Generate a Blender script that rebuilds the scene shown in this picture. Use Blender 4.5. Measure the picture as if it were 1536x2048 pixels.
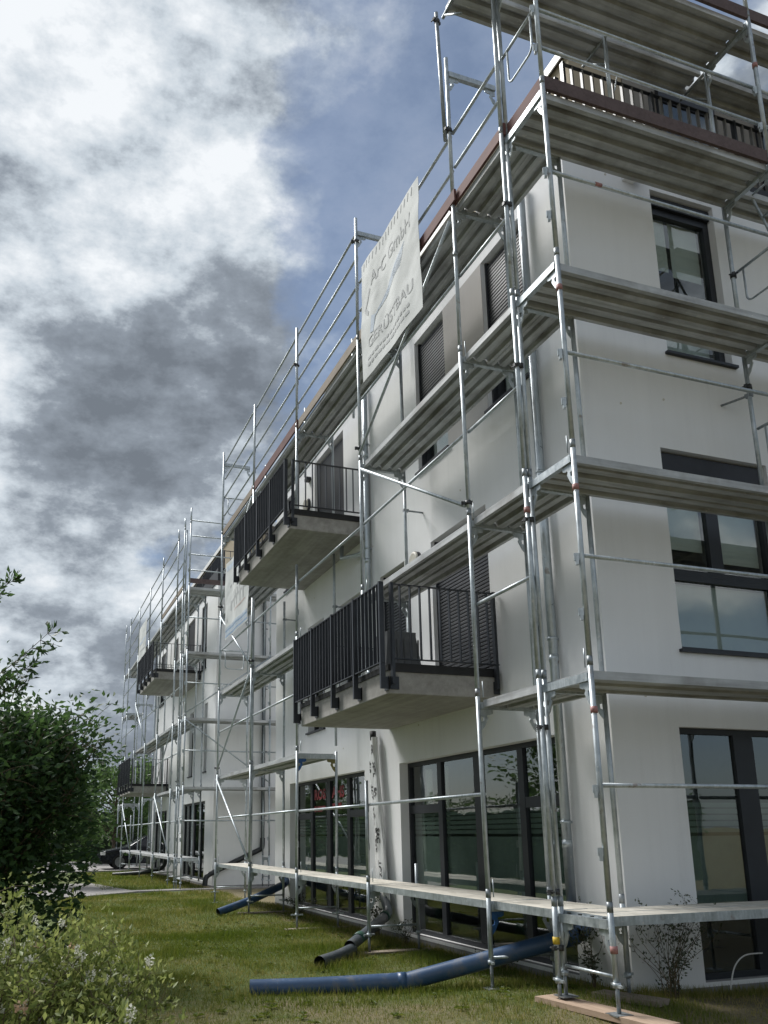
import bpy, bmesh, math, random
from mathutils import Vector, Matrix, noise as mnoise
random.seed(7)
PI = math.pi
S = bpy.context.scene
COL = S.collection
for o in list(bpy.data.objects): bpy.data.objects.remove(o)

# ---------------------------------------------------------------- camera
cam = bpy.data.cameras.new('camera'); co = bpy.data.objects.new('camera', cam); COL.objects.link(co)
cam.sensor_fit = 'HORIZONTAL'; cam.sensor_width = 36.0; cam.lens = 1701.44/1536*36
cam.shift_x = (768-662.03)/1536; cam.shift_y = (1254.52-1024)/1536
cam.clip_start = 0.05; cam.clip_end = 3000
Rt = Vector((0.93983, -0.34151, -0.00973)); Up = Vector((-0.07117, -0.22355, 0.97209)); Fw = Vector((0.33415, 0.91291, 0.2344))
m = Matrix((Rt, Up, -Fw)).transposed().to_4x4(); m.translation = (-4.449, -6.6066, 1.5407)
co.matrix_world = m
S.camera = co
S.render.resolution_x = 768; S.render.resolution_y = 1024

# ---------------------------------------------------------------- light
SUN_AZ, SUN_EL = math.radians(-32), math.radians(50)      # azimuth from +Y towards +X
sd = Vector((math.sin(SUN_AZ)*math.cos(SUN_EL), math.cos(SUN_AZ)*math.cos(SUN_EL), math.sin(SUN_EL)))
sl = bpy.data.lights.new('sun', 'SUN'); sl.energy = 2.0; sl.angle = math.radians(22); sl.color = (1.0, 0.975, 0.94)
so = bpy.data.objects.new('sun', sl); COL.objects.link(so)
so.rotation_euler = (-sd).to_track_quat('-Z', 'Y').to_euler()
S.view_settings.view_transform = 'Standard'; S.view_settings.look = 'None'
S.view_settings.exposure = 1.22; S.view_settings.gamma = 1.0
S.view_settings.use_curve_mapping = False

class NT:
    """tiny node helper"""
    def __init__(s, tree): s.t = tree; s.n = tree.nodes; s.l = tree.links
    def add(s, typ, **kw):
        n = s.n.new(typ)
        for k, v in kw.items():
            if k == 'inp':
                for i, val in v.items():
                    if hasattr(val, 'links'): s.l.new(val, n.inputs[i])
                    else: n.inputs[i].default_value = val
            else: setattr(n, k, v)
        return n
    def math(s, op, a, b=None, c=None, clamp=False):
        n = s.n.new('ShaderNodeMath'); n.operation = op; n.use_clamp = clamp
        for i, v in enumerate((a, b, c)):
            if v is None: continue
            if hasattr(v, 'links'): s.l.new(v, n.inputs[i])
            else: n.inputs[i].default_value = v
        return n.outputs[0]
    def noise(s, vec, scale, detail=4, rough=0.55, dist=0.0):
        n = s.n.new('ShaderNodeTexNoise'); n.inputs['Scale'].default_value = scale; n.inputs['Detail'].default_value = detail
        n.inputs['Roughness'].default_value = rough; n.inputs['Distortion'].default_value = dist
        if vec is not None: s.l.new(vec, n.inputs['Vector'])
        return n.outputs[0]
    def ramp(s, fac, stops, interp='LINEAR'):
        n = s.n.new('ShaderNodeValToRGB'); n.color_ramp.interpolation = interp
        e = n.color_ramp.elements
        while len(e) < len(stops): e.new(0.5)
        for i, (p, c) in enumerate(stops):
            e[i].position = p; e[i].color = (c[0], c[1], c[2], 1) if not isinstance(c, (int, float)) else (c, c, c, 1)
        s.l.new(fac, n.inputs[0]); return n.outputs[0]
    def mix(s, fac, a, b, blend='MIX'):
        n = s.n.new('ShaderNodeMix'); n.data_type = 'RGBA'; n.blend_type = blend
        for i, v in ((0, fac), (6, a), (7, b)):
            if hasattr(v, 'links'): s.l.new(v, n.inputs[i])
            else: n.inputs[i].default_value = v if i == 0 else (v[0], v[1], v[2], 1)
        return n.outputs[2]
    def map(s, vec, loc=(0,0,0), sc=(1,1,1), rot=(0,0,0)):
        n = s.n.new('ShaderNodeMapping'); s.l.new(vec, n.inputs[0])
        n.inputs[1].default_value = loc; n.inputs[2].default_value = rot; n.inputs[3].default_value = sc
        return n.outputs[0]

# world: Nishita sky with broken cloud
W = bpy.data.worlds.new('World'); S.world = W; W.use_nodes = True
w = NT(W.node_tree); w.n.clear()
sky = w.add('ShaderNodeTexSky'); sky.sky_type = 'NISHITA'; sky.sun_disc = False
sky.sun_elevation = SUN_EL; sky.sun_rotation = SUN_AZ; sky.air_density = 1.0; sky.dust_density = 1.2; sky.ozone_density = 1.6
tc = w.add('ShaderNodeTexCoord'); gen = tc.outputs['Generated']
sep = w.add('ShaderNodeSeparateXYZ', inp={0: gen})
zz = w.math('MAXIMUM', sep.outputs[2], 0.0)
OX, OY = 17.7, 11.3
flat = (1.0, 1.0, 1.7)
def dens(vec):
    v = w.add('ShaderNodeTexVoronoi'); v.feature = 'F1'; v.normalize = True
    warp = w.add('ShaderNodeVectorMath', operation='MULTIPLY_ADD'); nz = w.add('ShaderNodeTexNoise'); nz.inputs['Scale'].default_value = 7.0; nz.inputs['Detail'].default_value = 2.0
    w.l.new(vec, nz.inputs['Vector']); w.l.new(nz.outputs['Color'], warp.inputs[0]); warp.inputs[1].default_value = (0.16, 0.16, 0.16); w.l.new(vec, warp.inputs[2])
    w.l.new(warp.outputs[0], v.inputs['Vector']); v.inputs['Scale'].default_value = 5.0; v.inputs['Detail'].default_value = 1.5; v.inputs['Roughness'].default_value = 0.55
    bil = w.math('SUBTRACT', 1.0, v.outputs['Distance'])
    base = w.math('ADD', w.math('MULTIPLY', w.noise(vec, 1.9, 2, 0.5), 0.50), w.math('MULTIPLY', w.noise(vec, 2.8, 8, 0.60, 0.0), 0.60))
    return w.math('ADD', base, w.math('MULTIPLY', bil, 0.20))
n1 = dens(w.map(gen, loc=(OX, OY, 0.0), sc=flat))
n2 = dens(w.map(gen, loc=(OX+sd.x*0.05, OY+sd.y*0.05, sd.z*0.07), sc=flat))      # the same cloud a little nearer the sun
# cover thins towards +X (the right of the picture)
lean = w.math('MAXIMUM', w.math('MINIMUM', w.math('MULTIPLY_ADD', sep.outputs[0], -1.0, 0.16), 0.14), -0.12)
low = w.math('MULTIPLY', w.math('MAXIMUM', w.math('SUBTRACT', 0.20, zz), 0.0), -1.1)
cov = w.math('ADD', w.math('ADD', n1, lean), low)
mask = w.ramp(cov, [(0.555, 0.14), (0.595, 0.42), (0.63, 1.0)])
# cloud light: bright towards the sun and on the sides that face it, grey where thick
dotn = w.add('ShaderNodeVectorMath', operation='DOT_PRODUCT'); w.l.new(gen, dotn.inputs[0]); dotn.inputs[1].default_value = tuple(sd)
near = w.math('POWER', w.math('MULTIPLY_ADD', dotn.outputs['Value'], 0.5, 0.5), 9.0)
anti = w.math('POWER', w.math('MULTIPLY_ADD', dotn.outputs['Value'], -0.5, 0.5), 1.5)  # clouds opposite the sun also brightened, added to lighten the gable wall
edge = w.math('MULTIPLY', w.math("SUBTRACT", n1, n2), 5.0)
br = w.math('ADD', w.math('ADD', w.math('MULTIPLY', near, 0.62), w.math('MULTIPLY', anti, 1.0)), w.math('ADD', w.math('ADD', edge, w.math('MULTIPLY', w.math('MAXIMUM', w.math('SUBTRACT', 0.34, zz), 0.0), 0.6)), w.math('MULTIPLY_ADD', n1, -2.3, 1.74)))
tex = w.math('MULTIPLY_ADD', w.noise(w.map(gen, loc=(4.4, 9.2, 1.0), sc=flat), 9.0, 6, 0.66), 1.1, -0.55)
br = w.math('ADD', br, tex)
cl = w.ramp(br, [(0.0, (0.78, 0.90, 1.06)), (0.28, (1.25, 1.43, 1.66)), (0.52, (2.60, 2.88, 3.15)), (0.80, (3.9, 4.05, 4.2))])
skyd = w.mix(0.35, sky.outputs[0], (2.0, 2.25, 2.6))
skym = w.mix(1.0, skyd, (0.42, 0.46, 0.50), 'MULTIPLY')
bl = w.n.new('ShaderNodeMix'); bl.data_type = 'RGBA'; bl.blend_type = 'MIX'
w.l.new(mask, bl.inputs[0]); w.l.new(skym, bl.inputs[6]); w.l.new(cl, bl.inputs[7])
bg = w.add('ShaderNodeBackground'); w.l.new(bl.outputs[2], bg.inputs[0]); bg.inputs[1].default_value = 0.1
wo = w.add('ShaderNodeOutputWorld'); w.l.new(bg.outputs[0], wo.inputs[0])

# ---------------------------------------------------------------- materials
MATS = {}
def mat(name):
    m = bpy.data.materials.new(name); m.use_nodes = True
    t = NT(m.node_tree); b = m.node_tree.nodes['Principled BSDF']; MATS[name] = m
    return m, t, b
def obj_coord(t): return t.add('ShaderNodeTexCoord').outputs['Object']
def geo_pos(t): return t.add('ShaderNodeNewGeometry').outputs['Position']
def bump(t, b, h, strength=0.3, dist=0.01):
    n = t.add('ShaderNodeBump'); n.inputs['Strength'].default_value = strength; n.inputs['Distance'].default_value = dist
    t.l.new(h, n.inputs['Height']); t.l.new(n.outputs[0], b.inputs['Normal'])
def setc(t, b, v):
    if hasattr(v, 'links'): t.l.new(v, b.inputs['Base Color'])
    else: b.inputs['Base Color'].default_value = (v[0], v[1], v[2], 1)
def simple(name, c, rough=0.5, metal=0.0, var=0.15, scale=8.0, spec=0.5):
    m, t, b = mat(name)
    n = t.noise(geo_pos(t), scale, 5, 0.6)
    dark = tuple(x*(1-var) for x in c); lite = tuple(min(1, x*(1+var)) for x in c)
    setc(t, b, t.ramp(n, [(0.3, dark), (0.7, lite)]))
    b.inputs['Roughness'].default_value = rough; b.inputs['Metallic'].default_value = metal
    b.inputs['Specular IOR Level'].default_value = spec
    return m
def render_mat(name, c):
    m, t, b = mat(name); p = geo_pos(t)
    a = t.noise(p, 0.7, 5, 0.65); st_ = t.noise(t.map(p, sc=(7.0, 7.0, 0.28)), 1.0, 6, 0.65); gr_ = t.noise(p, 70.0, 3, 0.7)
    f = t.math('ADD', t.math('ADD', t.math('MULTIPLY', a, 0.42), t.math('MULTIPLY', st_, 0.38)), t.math('MULTIPLY', gr_, 0.20))
    setc(t, b, t.ramp(f, [(0.30, tuple(x*0.84 for x in c)), (0.44, tuple(x*0.95 for x in c)), (0.62, c)]))
    b.inputs['Roughness'].default_value = 0.9; b.inputs['Specular IOR Level'].default_value = 0.2
    bump(t, b, t.noise(p, 130.0, 4, 0.75), 0.55, 0.006)
    return m
render_mat('white_render', (0.80, 0.81, 0.815))
render_mat('taupe_render', (0.42, 0.41, 0.395))
render_mat('beige_render', (0.36, 0.31, 0.23))
render_mat('grey_panel', (0.20, 0.185, 0.165))
render_mat('plinth_render', (0.27, 0.27, 0.28))
# galvanised steel
def galv(name, lo, hi, metal=0.55, rough=0.42, sx=1.0):
    m, t, b = mat(name); p = geo_pos(t)
    n = t.noise(p, 9.0, 6, 0.7); n2 = t.noise(t.map(p, sc=(40, 40, 6)), 1.0, 3, 0.6)
    f = t.math('ADD', t.math('MULTIPLY', n, 0.6), t.math('MULTIPLY', n2, 0.4))
    col = t.ramp(f, [(0.32, lo), (0.5, tuple((a+c)/2 for a, c in zip(lo, hi))), (0.68, hi)])
    rust = t.ramp(t.noise(p, 5.0, 4, 0.6), [(0.66, 0.0), (0.72, 0.55)])
    splash = t.ramp(t.noise(p, 38.0, 4, 0.65), [(0.64, 0.0), (0.68, 0.8)])
    setc(t, b, t.mix(splash, t.mix(rust, col, (0.16, 0.10, 0.065)), (0.62, 0.61, 0.58)))
    t.l.new(t.math('MULTIPLY', t.math('SUBTRACT', 1.0, splash), metal), b.inputs['Metallic'])
    t.l.new(t.ramp(n, [(0.3, rough-0.1), (0.7, rough+0.15)]), b.inputs['Roughness'])
    return m
galv('galvanised', (0.26, 0.30, 0.32), (0.60, 0.65, 0.68))
galv('galvanised_dark', (0.14, 0.16, 0.17), (0.34, 0.37, 0.39))
galv('zinc_pipe', (0.36, 0.41, 0.44), (0.55, 0.60, 0.63), 0.7, 0.35)
# steel decks: dirty galvanised with streaks along the board
m, t, b = mat('deck_steel'); p = obj_coord(t)
st = t.noise(t.map(p, sc=(22.0, 1.2, 22.0)), 1.0, 5, 0.65); bl_ = t.noise(geo_pos(t), 2.2, 5, 0.65)
f = t.math('ADD', t.math('MULTIPLY', st, 0.55), t.math('MULTIPLY', bl_, 0.45))
colr = (t.ramp(f, [(0.30, (0.22, 0.225, 0.23)), (0.45, (0.37, 0.385, 0.395)), (0.60, (0.50, 0.52, 0.53)), (0.74, (0.64, 0.665, 0.68))]))
spl = t.ramp(t.noise(geo_pos(t), 14.0, 5, 0.7), [(0.63, 0.0), (0.69, 0.7)]); drt = t.ramp(t.noise(geo_pos(t), 1.6, 4, 0.65), [(0.50, 0.0), (0.68, 0.65)])
setc(t, b, t.mix(spl, t.mix(drt, colr, (0.20, 0.195, 0.185)), (0.60, 0.59, 0.56)))
b.inputs['Metallic'].default_value = 0.15; b.inputs['Roughness'].default_value = 0.6
m, t, b = mat('deck_ply'); p = geo_pos(t)
f = t.noise(t.map(p, sc=(9, 3, 9)), 1.0, 6, 0.7)
setc(t, b, t.ramp(f, [(0.3, (0.36, 0.34, 0.29)), (0.55, (0.58, 0.55, 0.48)), (0.75, (0.70, 0.67, 0.60))]))
b.inputs['Roughness'].default_value = 0.75
simple('anthracite', (0.030, 0.034, 0.042), 0.38, 0.2, 0.2, 6)
simple('anthracite_frame', (0.017, 0.020, 0.026), 0.5, 0.0, 0.15, 5)
simple('black_membrane', (0.012, 0.012, 0.013), 0.6, 0, 0.3, 12)
simple('dark_interior', (0.085, 0.090, 0.085), 0.9, 0, 0.4, 1.5)
simple('shutter_grey', (0.070, 0.073, 0.080), 0.45, 0.3, 0.12, 3)
simple('pale_rail', (0.17, 0.17, 0.17), 0.5, 0.2, 0.1, 8)  # anthracite bars made paler, the sky they reflect put into the colour
simple('blind_white', (0.80, 0.80, 0.80), 0.7, 0, 0.06, 4)
simple('pale_film', (0.62, 0.63, 0.635), 0.7, 0, 0.08, 3)
simple('lamp_cream', (0.55, 0.53, 0.46), 0.5)
simple('coupler_dark', (0.06, 0.062, 0.065), 0.5, 0.6, 0.4, 30)
simple('gusset_blue', (0.02, 0.085, 0.24), 0.5, 0.1, 0.3, 20)
simple('gusset_olive', (0.17, 0.15, 0.05), 0.55, 0.1, 0.3, 20)
simple('red_tape', (0.33, 0.16, 0.15), 0.6, 0, 0.35, 30)
simple('yellow_tape', (0.60, 0.42, 0.04), 0.6, 0, 0.2, 30)
simple('fascia_dark', (0.018, 0.019, 0.023), 0.5, 0.2, 0.15)
simple('white_trim', (0.78, 0.78, 0.78), 0.5)
m, t, b = mat('concrete'); p = geo_pos(t)
f = t.math('ADD', t.math('MULTIPLY', t.noise(p, 1.4, 6, 0.65), 0.55), t.math('MULTIPLY', t.noise(t.map(p, sc=(1.2, 1.2, 1.0)), 7.0, 6, 0.7), 0.45))
brd = t.noise(t.map(p, sc=(9.0, 0.35, 9.0)), 1.0, 4, 0.6)
f = t.math('ADD', t.math('MULTIPLY', f, 0.6), t.math('MULTIPLY', brd, 0.4))
setc(t, b, t.ramp(f, [(0.28, (0.165, 0.155, 0.14)), (0.48, (0.30, 0.29, 0.27)), (0.7, (0.47, 0.455, 0.43))]))
b.inputs['Roughness'].default_value = 0.85; bump(t, b, t.noise(p, 30, 5, 0.7), 0.25, 0.01)
def wood(name, lo, hi):
    m, t, b = mat(name); p = geo_pos(t)
    n = t.noise(t.map(p, sc=(30, 2.0, 30)), 1.0, 5, 0.7, 0.4); n2 = t.noise(p, 3.0, 4, 0.6)
    f = t.math('ADD', t.math('MULTIPLY', n, 0.6), t.math('MULTIPLY', n2, 0.4))
    setc(t, b, t.ramp(f, [(0.3, lo), (0.7, hi)])); b.inputs['Roughness'].default_value = 0.8
    bump(t, b, n, 0.2, 0.004)
wood('red_board', (0.085, 0.036, 0.034), (0.175, 0.078, 0.070))
wood('brown_board', (0.060, 0.040, 0.040), (0.145, 0.105, 0.105))
wood('grey_board', (0.15, 0.12, 0.09), (0.30, 0.25, 0.20))
wood('pale_plank', (0.26, 0.18, 0.12), (0.48, 0.36, 0.27))
# plastics
def pvc(name, c):
    m, t, b = mat(name); p = geo_pos(t)
    base = t.ramp(t.noise(p, 3.0, 5, 0.65), [(0.3, tuple(x*0.8 for x in c)), (0.7, tuple(x*1.2 for x in c))])
    dust = t.ramp(t.noise(p, 6.0, 6, 0.7), [(0.52, 0.0), (0.70, 0.55)]); scr = t.ramp(t.noise(t.map(p, sc=(60, 6, 60), rot=(0.2, 0.3, 0.5)), 1.0, 4, 0.7), [(0.66, 0.0), (0.70, 0.5)])
    setc(t, b, t.mix(scr, t.mix(dust, base, (0.17, 0.15, 0.115)), tuple(min(1, x*2.4) for x in c)))
    t.l.new(t.ramp(dust, [(0.0, 0.38), (0.6, 0.75)]), b.inputs['Roughness'])
pvc('blue_pvc', (0.036, 0.080, 0.165))
pvc('grey_pvc', (0.085, 0.100, 0.115))
simple('black_pvc', (0.022, 0.026, 0.030), 0.4, 0, 0.25, 3)
simple('green_tape', (0.03, 0.095, 0.070), 0.5, 0, 0.3, 25)
m, t, b = mat('plastic_film'); p = geo_pos(t)
f = t.noise(t.map(p, sc=(25, 25, 2.5)), 1.0, 6, 0.65, 0.5)
setc(t, b, t.ramp(f, [(0.3, (0.68, 0.69, 0.69)), (0.7, (0.84, 0.85, 0.85))]))
b.inputs['Roughness'].default_value = 0.25; bump(t, b, f, 0.6, 0.03)
simple('film_print', (0.05, 0.05, 0.05), 0.6, 0, 0.5, 40)
m, t, b = mat('banner_cloth'); p = geo_pos(t)
f = t.noise(p, 2.0, 5, 0.6)
setc(t, b, t.ramp(f, [(0.3, (0.50, 0.52, 0.52)), (0.7, (0.63, 0.65, 0.65))])); b.inputs['Roughness'].default_value = 0.8
simple('banner_ink', (0.40, 0.415, 0.425), 0.8, 0, 0.2, 6)
simple('banner_blue', (0.46, 0.53, 0.62), 0.8, 0, 0.2, 6)
simple('banner_strong_blue', (0.24, 0.35, 0.50), 0.7, 0, 0.2, 6)
simple('banner_pink', (0.52, 0.42, 0.40), 0.8, 0, 0.2, 6)
simple('red_letter', (0.22, 0.012, 0.018), 0.5, 0, 0.2, 8)
simple('frost_strip', (0.165, 0.205, 0.190), 0.6, 0, 0.12, 6)
simple('planter_grey', (0.10, 0.105, 0.11), 0.6, 0, 0.15, 5)
simple('car_paint', (0.012, 0.015, 0.022), 0.2, 0.3, 0.2, 3)
simple('tyre', (0.012, 0.012, 0.012), 0.8, 0, 0.3, 20)
simple('car_rim', (0.25, 0.26, 0.27), 0.35, 0.8, 0.2, 10)
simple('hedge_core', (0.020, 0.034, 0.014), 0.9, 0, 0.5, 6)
simple('bark', (0.085, 0.065, 0.045), 0.9, 0, 0.35, 30)
simple('twig', (0.11, 0.085, 0.05), 0.9, 0, 0.3, 30)
# glass: fresnel reflection over a dark tint one can see through
def glass(name, tint, extra=0.0):
    m, t, b = mat(name); t.n.remove(b)
    out = [n for n in t.n if n.type == 'OUTPUT_MATERIAL'][0]
    tr = t.add('ShaderNodeBsdfTransparent'); tr.inputs[0].default_value = (*tint, 1)
    gl = t.add('ShaderNodeBsdfGlossy'); gl.inputs[0].default_value = (0.92, 0.95, 0.95, 1); gl.inputs['Roughness'].default_value = 0.015
    fr = t.add('ShaderNodeFresnel'); fr.inputs[0].default_value = 1.75
    wob = t.add('ShaderNodeBump'); wob.inputs['Strength'].default_value = 0.05; wob.inputs['Distance'].default_value = 0.05
    t.l.new(t.noise(geo_pos(t), 1.3, 2, 0.5), wob.inputs['Height']); t.l.new(wob.outputs[0], gl.inputs['Normal'])
    fac = t.math('MULTIPLY_ADD', fr.outputs[0], 1.15, extra, clamp=True)
    front = t.math('SUBTRACT', 1.0, t.add('ShaderNodeNewGeometry').outputs['Backfacing'])     # a pane reflects once, at its outer face
    fac = t.math('MULTIPLY', fac, front)
    mx = t.add('ShaderNodeMixShader'); t.l.new(fac, mx.inputs[0]); t.l.new(tr.outputs[0], mx.inputs[1]); t.l.new(gl.outputs[0], mx.inputs[2])
    t.l.new(mx.outputs[0], out.inputs[0])
glass('glass', (0.80, 0.84, 0.82), 0.05)
glass('car_glass', (0.05, 0.06, 0.06), 0.03)
# leaves
def leafmat(name, lo, mid_, hi, trans=0.25):
    m, t, b = mat(name)
    a = t.add('ShaderNodeVertexColor'); a.layer_name = 'v'
    setc(t, b, t.ramp(a.outputs[0], [(0.0, lo), (0.5, mid_), (1.0, hi)]))
    b.inputs['Roughness'].default_value = 0.5; b.inputs['Specular IOR Level'].default_value = 0.35
    out = [n for n in t.n if n.type == 'OUTPUT_MATERIAL'][0]
    tl = t.add('ShaderNodeBsdfTranslucent'); t.l.new(t.ramp(a.outputs[0], [(0.0, tuple(x*1.3 for x in mid_)), (1.0, tuple(min(1, x*1.5) for x in hi))]), tl.inputs[0])
    mx = t.add('ShaderNodeMixShader'); mx.inputs[0].default_value = trans
    t.l.new(b.outputs[0], mx.inputs[1]); t.l.new(tl.outputs[0], mx.inputs[2]); t.l.new(mx.outputs[0], out.inputs[0])
leafmat('leaf_dark', (0.020, 0.044, 0.020), (0.036, 0.078, 0.030), (0.085, 0.15, 0.042), 0.33)
leafmat('leaf_mid', (0.040, 0.080, 0.028), (0.070, 0.13, 0.042), (0.12, 0.19, 0.06), 0.35)
leafmat('leaf_shrub', (0.070, 0.105, 0.022), (0.155, 0.205, 0.048), (0.34, 0.37, 0.13), 0.35)
leafmat('leaf_weed', (0.040, 0.055, 0.038), (0.065, 0.085, 0.055), (0.11, 0.13, 0.08))
leafmat('petal', (0.55, 0.55, 0.44), (0.68, 0.68, 0.58), (0.78, 0.78, 0.70), 0.3)
leafmat('petal_old', (0.40, 0.26, 0.17), (0.52, 0.36, 0.25), (0.60, 0.45, 0.33), 0.3)
leafmat('grass_blade', (0.062, 0.108, 0.010), (0.115, 0.155, 0.016), (0.32, 0.265, 0.10), 0.35)
# lawn ground
m, t, b = mat('lawn'); p = geo_pos(t)
dry = t.noise(p, 0.55, 5, 0.65); fn = t.noise(p, 22, 6, 0.75); f2 = t.noise(p, 4.5, 5, 0.65)
green = t.ramp(fn, [(0.3, (0.038, 0.064, 0.009)), (0.55, (0.078, 0.112, 0.016)), (0.75, (0.13, 0.155, 0.030))])
straw = t.ramp(fn, [(0.3, (0.10, 0.085, 0.038)), (0.6, (0.21, 0.175, 0.095)), (0.8, (0.33, 0.28, 0.165))])
sx = t.add('ShaderNodeSeparateXYZ', inp={0: p})
wallw = t.ramp(t.math('ADD', sx.outputs[0], t.math('MULTIPLY', f2, 0.8)), [(0.0, 0.0), (0.55, 0.0), (0.95, 0.45)])
nearw = t.math('MULTIPLY', t.math('SUBTRACT', 4.0, sx.outputs[1]), 0.045, clamp=True)
dm = t.ramp(t.math('ADD', t.math('ADD', dry, t.math('MULTIPLY', f2, 0.35)), t.math('ADD', wallw, nearw)), [(0.72, 0.0), (0.95, 1.0)])
setc(t, b, t.mix(dm, green, straw)); b.inputs['Roughness'].default_value = 0.95
bump(t, b, fn, 0.8, 0.04)
m, t, b = mat('paving'); p = geo_pos(t)
f = t.math('ADD', t.math('MULTIPLY', t.noise(p, 1.2, 5, 0.6), 0.5), t.math('MULTIPLY', t.noise(p, 40, 4, 0.7), 0.5))
setc(t, b, t.ramp(f, [(0.3, (0.20, 0.19, 0.185)), (0.7, (0.32, 0.305, 0.295))])); b.inputs['Roughness'].default_value = 0.9
# ---------------------------------------------------------------- mesh helpers
class MB:
    def __init__(s): s.v = []; s.f = []; s.sm = []
    def quad(s, a, b, c, d): i = len(s.v); s.v += [a, b, c, d]; s.f.append((i, i+1, i+2, i+3)); s.sm.append(False)
    def box(s, x0, x1, y0, y1, z0, z1):
        x0, x1 = min(x0, x1), max(x0, x1); y0, y1 = min(y0, y1), max(y0, y1); z0, z1 = min(z0, z1), max(z0, z1)
        i = len(s.v)
        s.v += [(x0,y0,z0),(x1,y0,z0),(x1,y1,z0),(x0,y1,z0),(x0,y0,z1),(x1,y0,z1),(x1,y1,z1),(x0,y1,z1)]
        for q in ((0,3,2,1),(4,5,6,7),(0,1,5,4),(1,2,6,5),(2,3,7,6),(3,0,4,7)): s.f.append(tuple(i+k for k in q)); s.sm.append(False)
        return s
    def tube(s, pts, r, n=10, caps=True, closed=False):
        pts = [Vector(p) for p in pts]; rs = r if isinstance(r, (list, tuple)) else [r]*len(pts)
        rings = []; prev = None
        for k, p in enumerate(pts):
            if k == 0: d = pts[1]-p
            elif k == len(pts)-1: d = p-pts[k-1]
            else: d = (pts[k+1]-p).normalized()+(p-pts[k-1]).normalized()
            d.normalize()
            if prev is None:
                a = Vector((0,0,1)) if abs(d.z) < 0.9 else Vector((1,0,0))
                u = d.cross(a).normalized()
            else: u = (prev-d*prev.dot(d)).normalized()
            prev = u; vv = d.cross(u)
            ring = []
            for j in range(n):
                a = 2*PI*j/n; ring.append(len(s.v)); s.v.append(tuple(p+(u*math.cos(a)+vv*math.sin(a))*rs[k]))
            rings.append(ring)
        for k in range(len(rings)-1):
            A, B = rings[k], rings[k+1]
            for j in range(n): s.f.append((A[j], A[(j+1) % n], B[(j+1) % n], B[j])); s.sm.append(True)
        if caps:
            s.f.append(tuple(reversed(rings[0]))); s.sm.append(False); s.f.append(tuple(rings[-1])); s.sm.append(False)
        return s
    def prism(s, poly, a, b):
        """poly: list of points (x,y,z); a,b offset vectors"""
        n = len(poly); i = len(s.v); a = Vector(a); b = Vector(b)
        s.v += [tuple(Vector(p)+a) for p in poly]+[tuple(Vector(p)+b) for p in poly]
        for j in range(n): s.f.append((i+j, i+(j+1) % n, i+n+(j+1) % n, i+n+j)); s.sm.append(False)
        s.f.append(tuple(i+j for j in reversed(range(n)))); s.sm.append(False)
        s.f.append(tuple(i+n+j for j in range(n))); s.sm.append(False)
        return s
    def mesh(s, name, material):
        me = bpy.data.meshes.new(name); me.from_pydata(s.v, [], s.f); me.update()
        me.polygons.foreach_set('use_smooth', s.sm)
        bm = bmesh.new(); bm.from_mesh(me); bmesh.ops.recalc_face_normals(bm, faces=bm.faces); bm.to_mesh(me); bm.free()
        me.materials.append(MATS[material]); return me
    def build(s, name, material, parent=None, loc=None):
        return link(name, s.mesh(name, material), parent, loc)
def link(name, me, parent=None, loc=None, rot=None, scale=None):
    o = bpy.data.objects.new(name, me); COL.objects.link(o)
    if parent is not None: o.parent = parent
    if loc is not None: o.location = loc
    if rot is not None: o.rotation_euler = rot
    if scale is not None: o.scale = scale
    return o
def thing(name, label, cat, loc=(0, 0, 0), group=None):
    o = bpy.data.objects.new(name, None); COL.objects.link(o); o.location = loc; o.empty_display_size = 0.2
    return tag(o, label, cat, group)
def tag(o, label, cat, group=None):
    o['label'] = label; o['category'] = cat
    if group: o['group'] = group
    return o
def structure(o): o['kind'] = 'structure'; return o
def stuff(o): o['kind'] = 'stuff'; return o
_cache = {}
def shared(key, fn, material):
    k = (key, material)
    if k not in _cache: _cache[k] = fn().mesh(str(key[0]), material)
    return _cache[k]

# ---------------------------------------------------------------- ground
def gh(x, y):
    return 0.115*math.exp(-(((x-0.25)/1.3)**2+((y+0.1)/1.4)**2)) + 0.02*mnoise.noise(Vector((x*0.6, y*0.6, 3.1)))
def axis(a, b, st, outs): return sorted(set([round(a+st*i, 3) for i in range(int((b-a)/st)+1)]+list(outs)))
gx = axis(-8, 8, 0.4, (-900, -300, -120, -60, -35, -22, -14, 11, 15, 22, 35, 60, 120, 300, 900))
gy = axis(-4, 34, 0.4, (-900, -300, -120, -60, -35, -20, -12, -7, 38, 45, 60, 90, 150, 300, 900))
g = MB(); g.v = [(x, y, gh(x, y) if abs(x) < 9 and -5 < y < 36 else 0.0) for y in gy for x in gx]
nx = len(gx)
for j in range(len(gy)-1):
    for i in range(nx-1): g.f.append((j*nx+i, j*nx+i+1, (j+1)*nx+i+1, (j+1)*nx+i)); g.sm.append(True)
structure(g.build('lawn', 'lawn'))
pv = MB(); pv.prism([(-1.15, 17.95, 0), (9, 17.95, 0), (9, 18.45, 0), (-1.25, 18.45, 0), (-1.95, 22.6, 0), (-5.5, 23, 0), (-5.5, 16.4, 0), (-2.6, 16.7, 0)], (0, 0, -0.1), (0, 0, 0.035))
structure(pv.build('path', 'paving'))
pv = MB(); pv.box(-30, 30, 32.1, 46, -0.1, 0.045); structure(pv.build('road', 'paving'))

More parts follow.
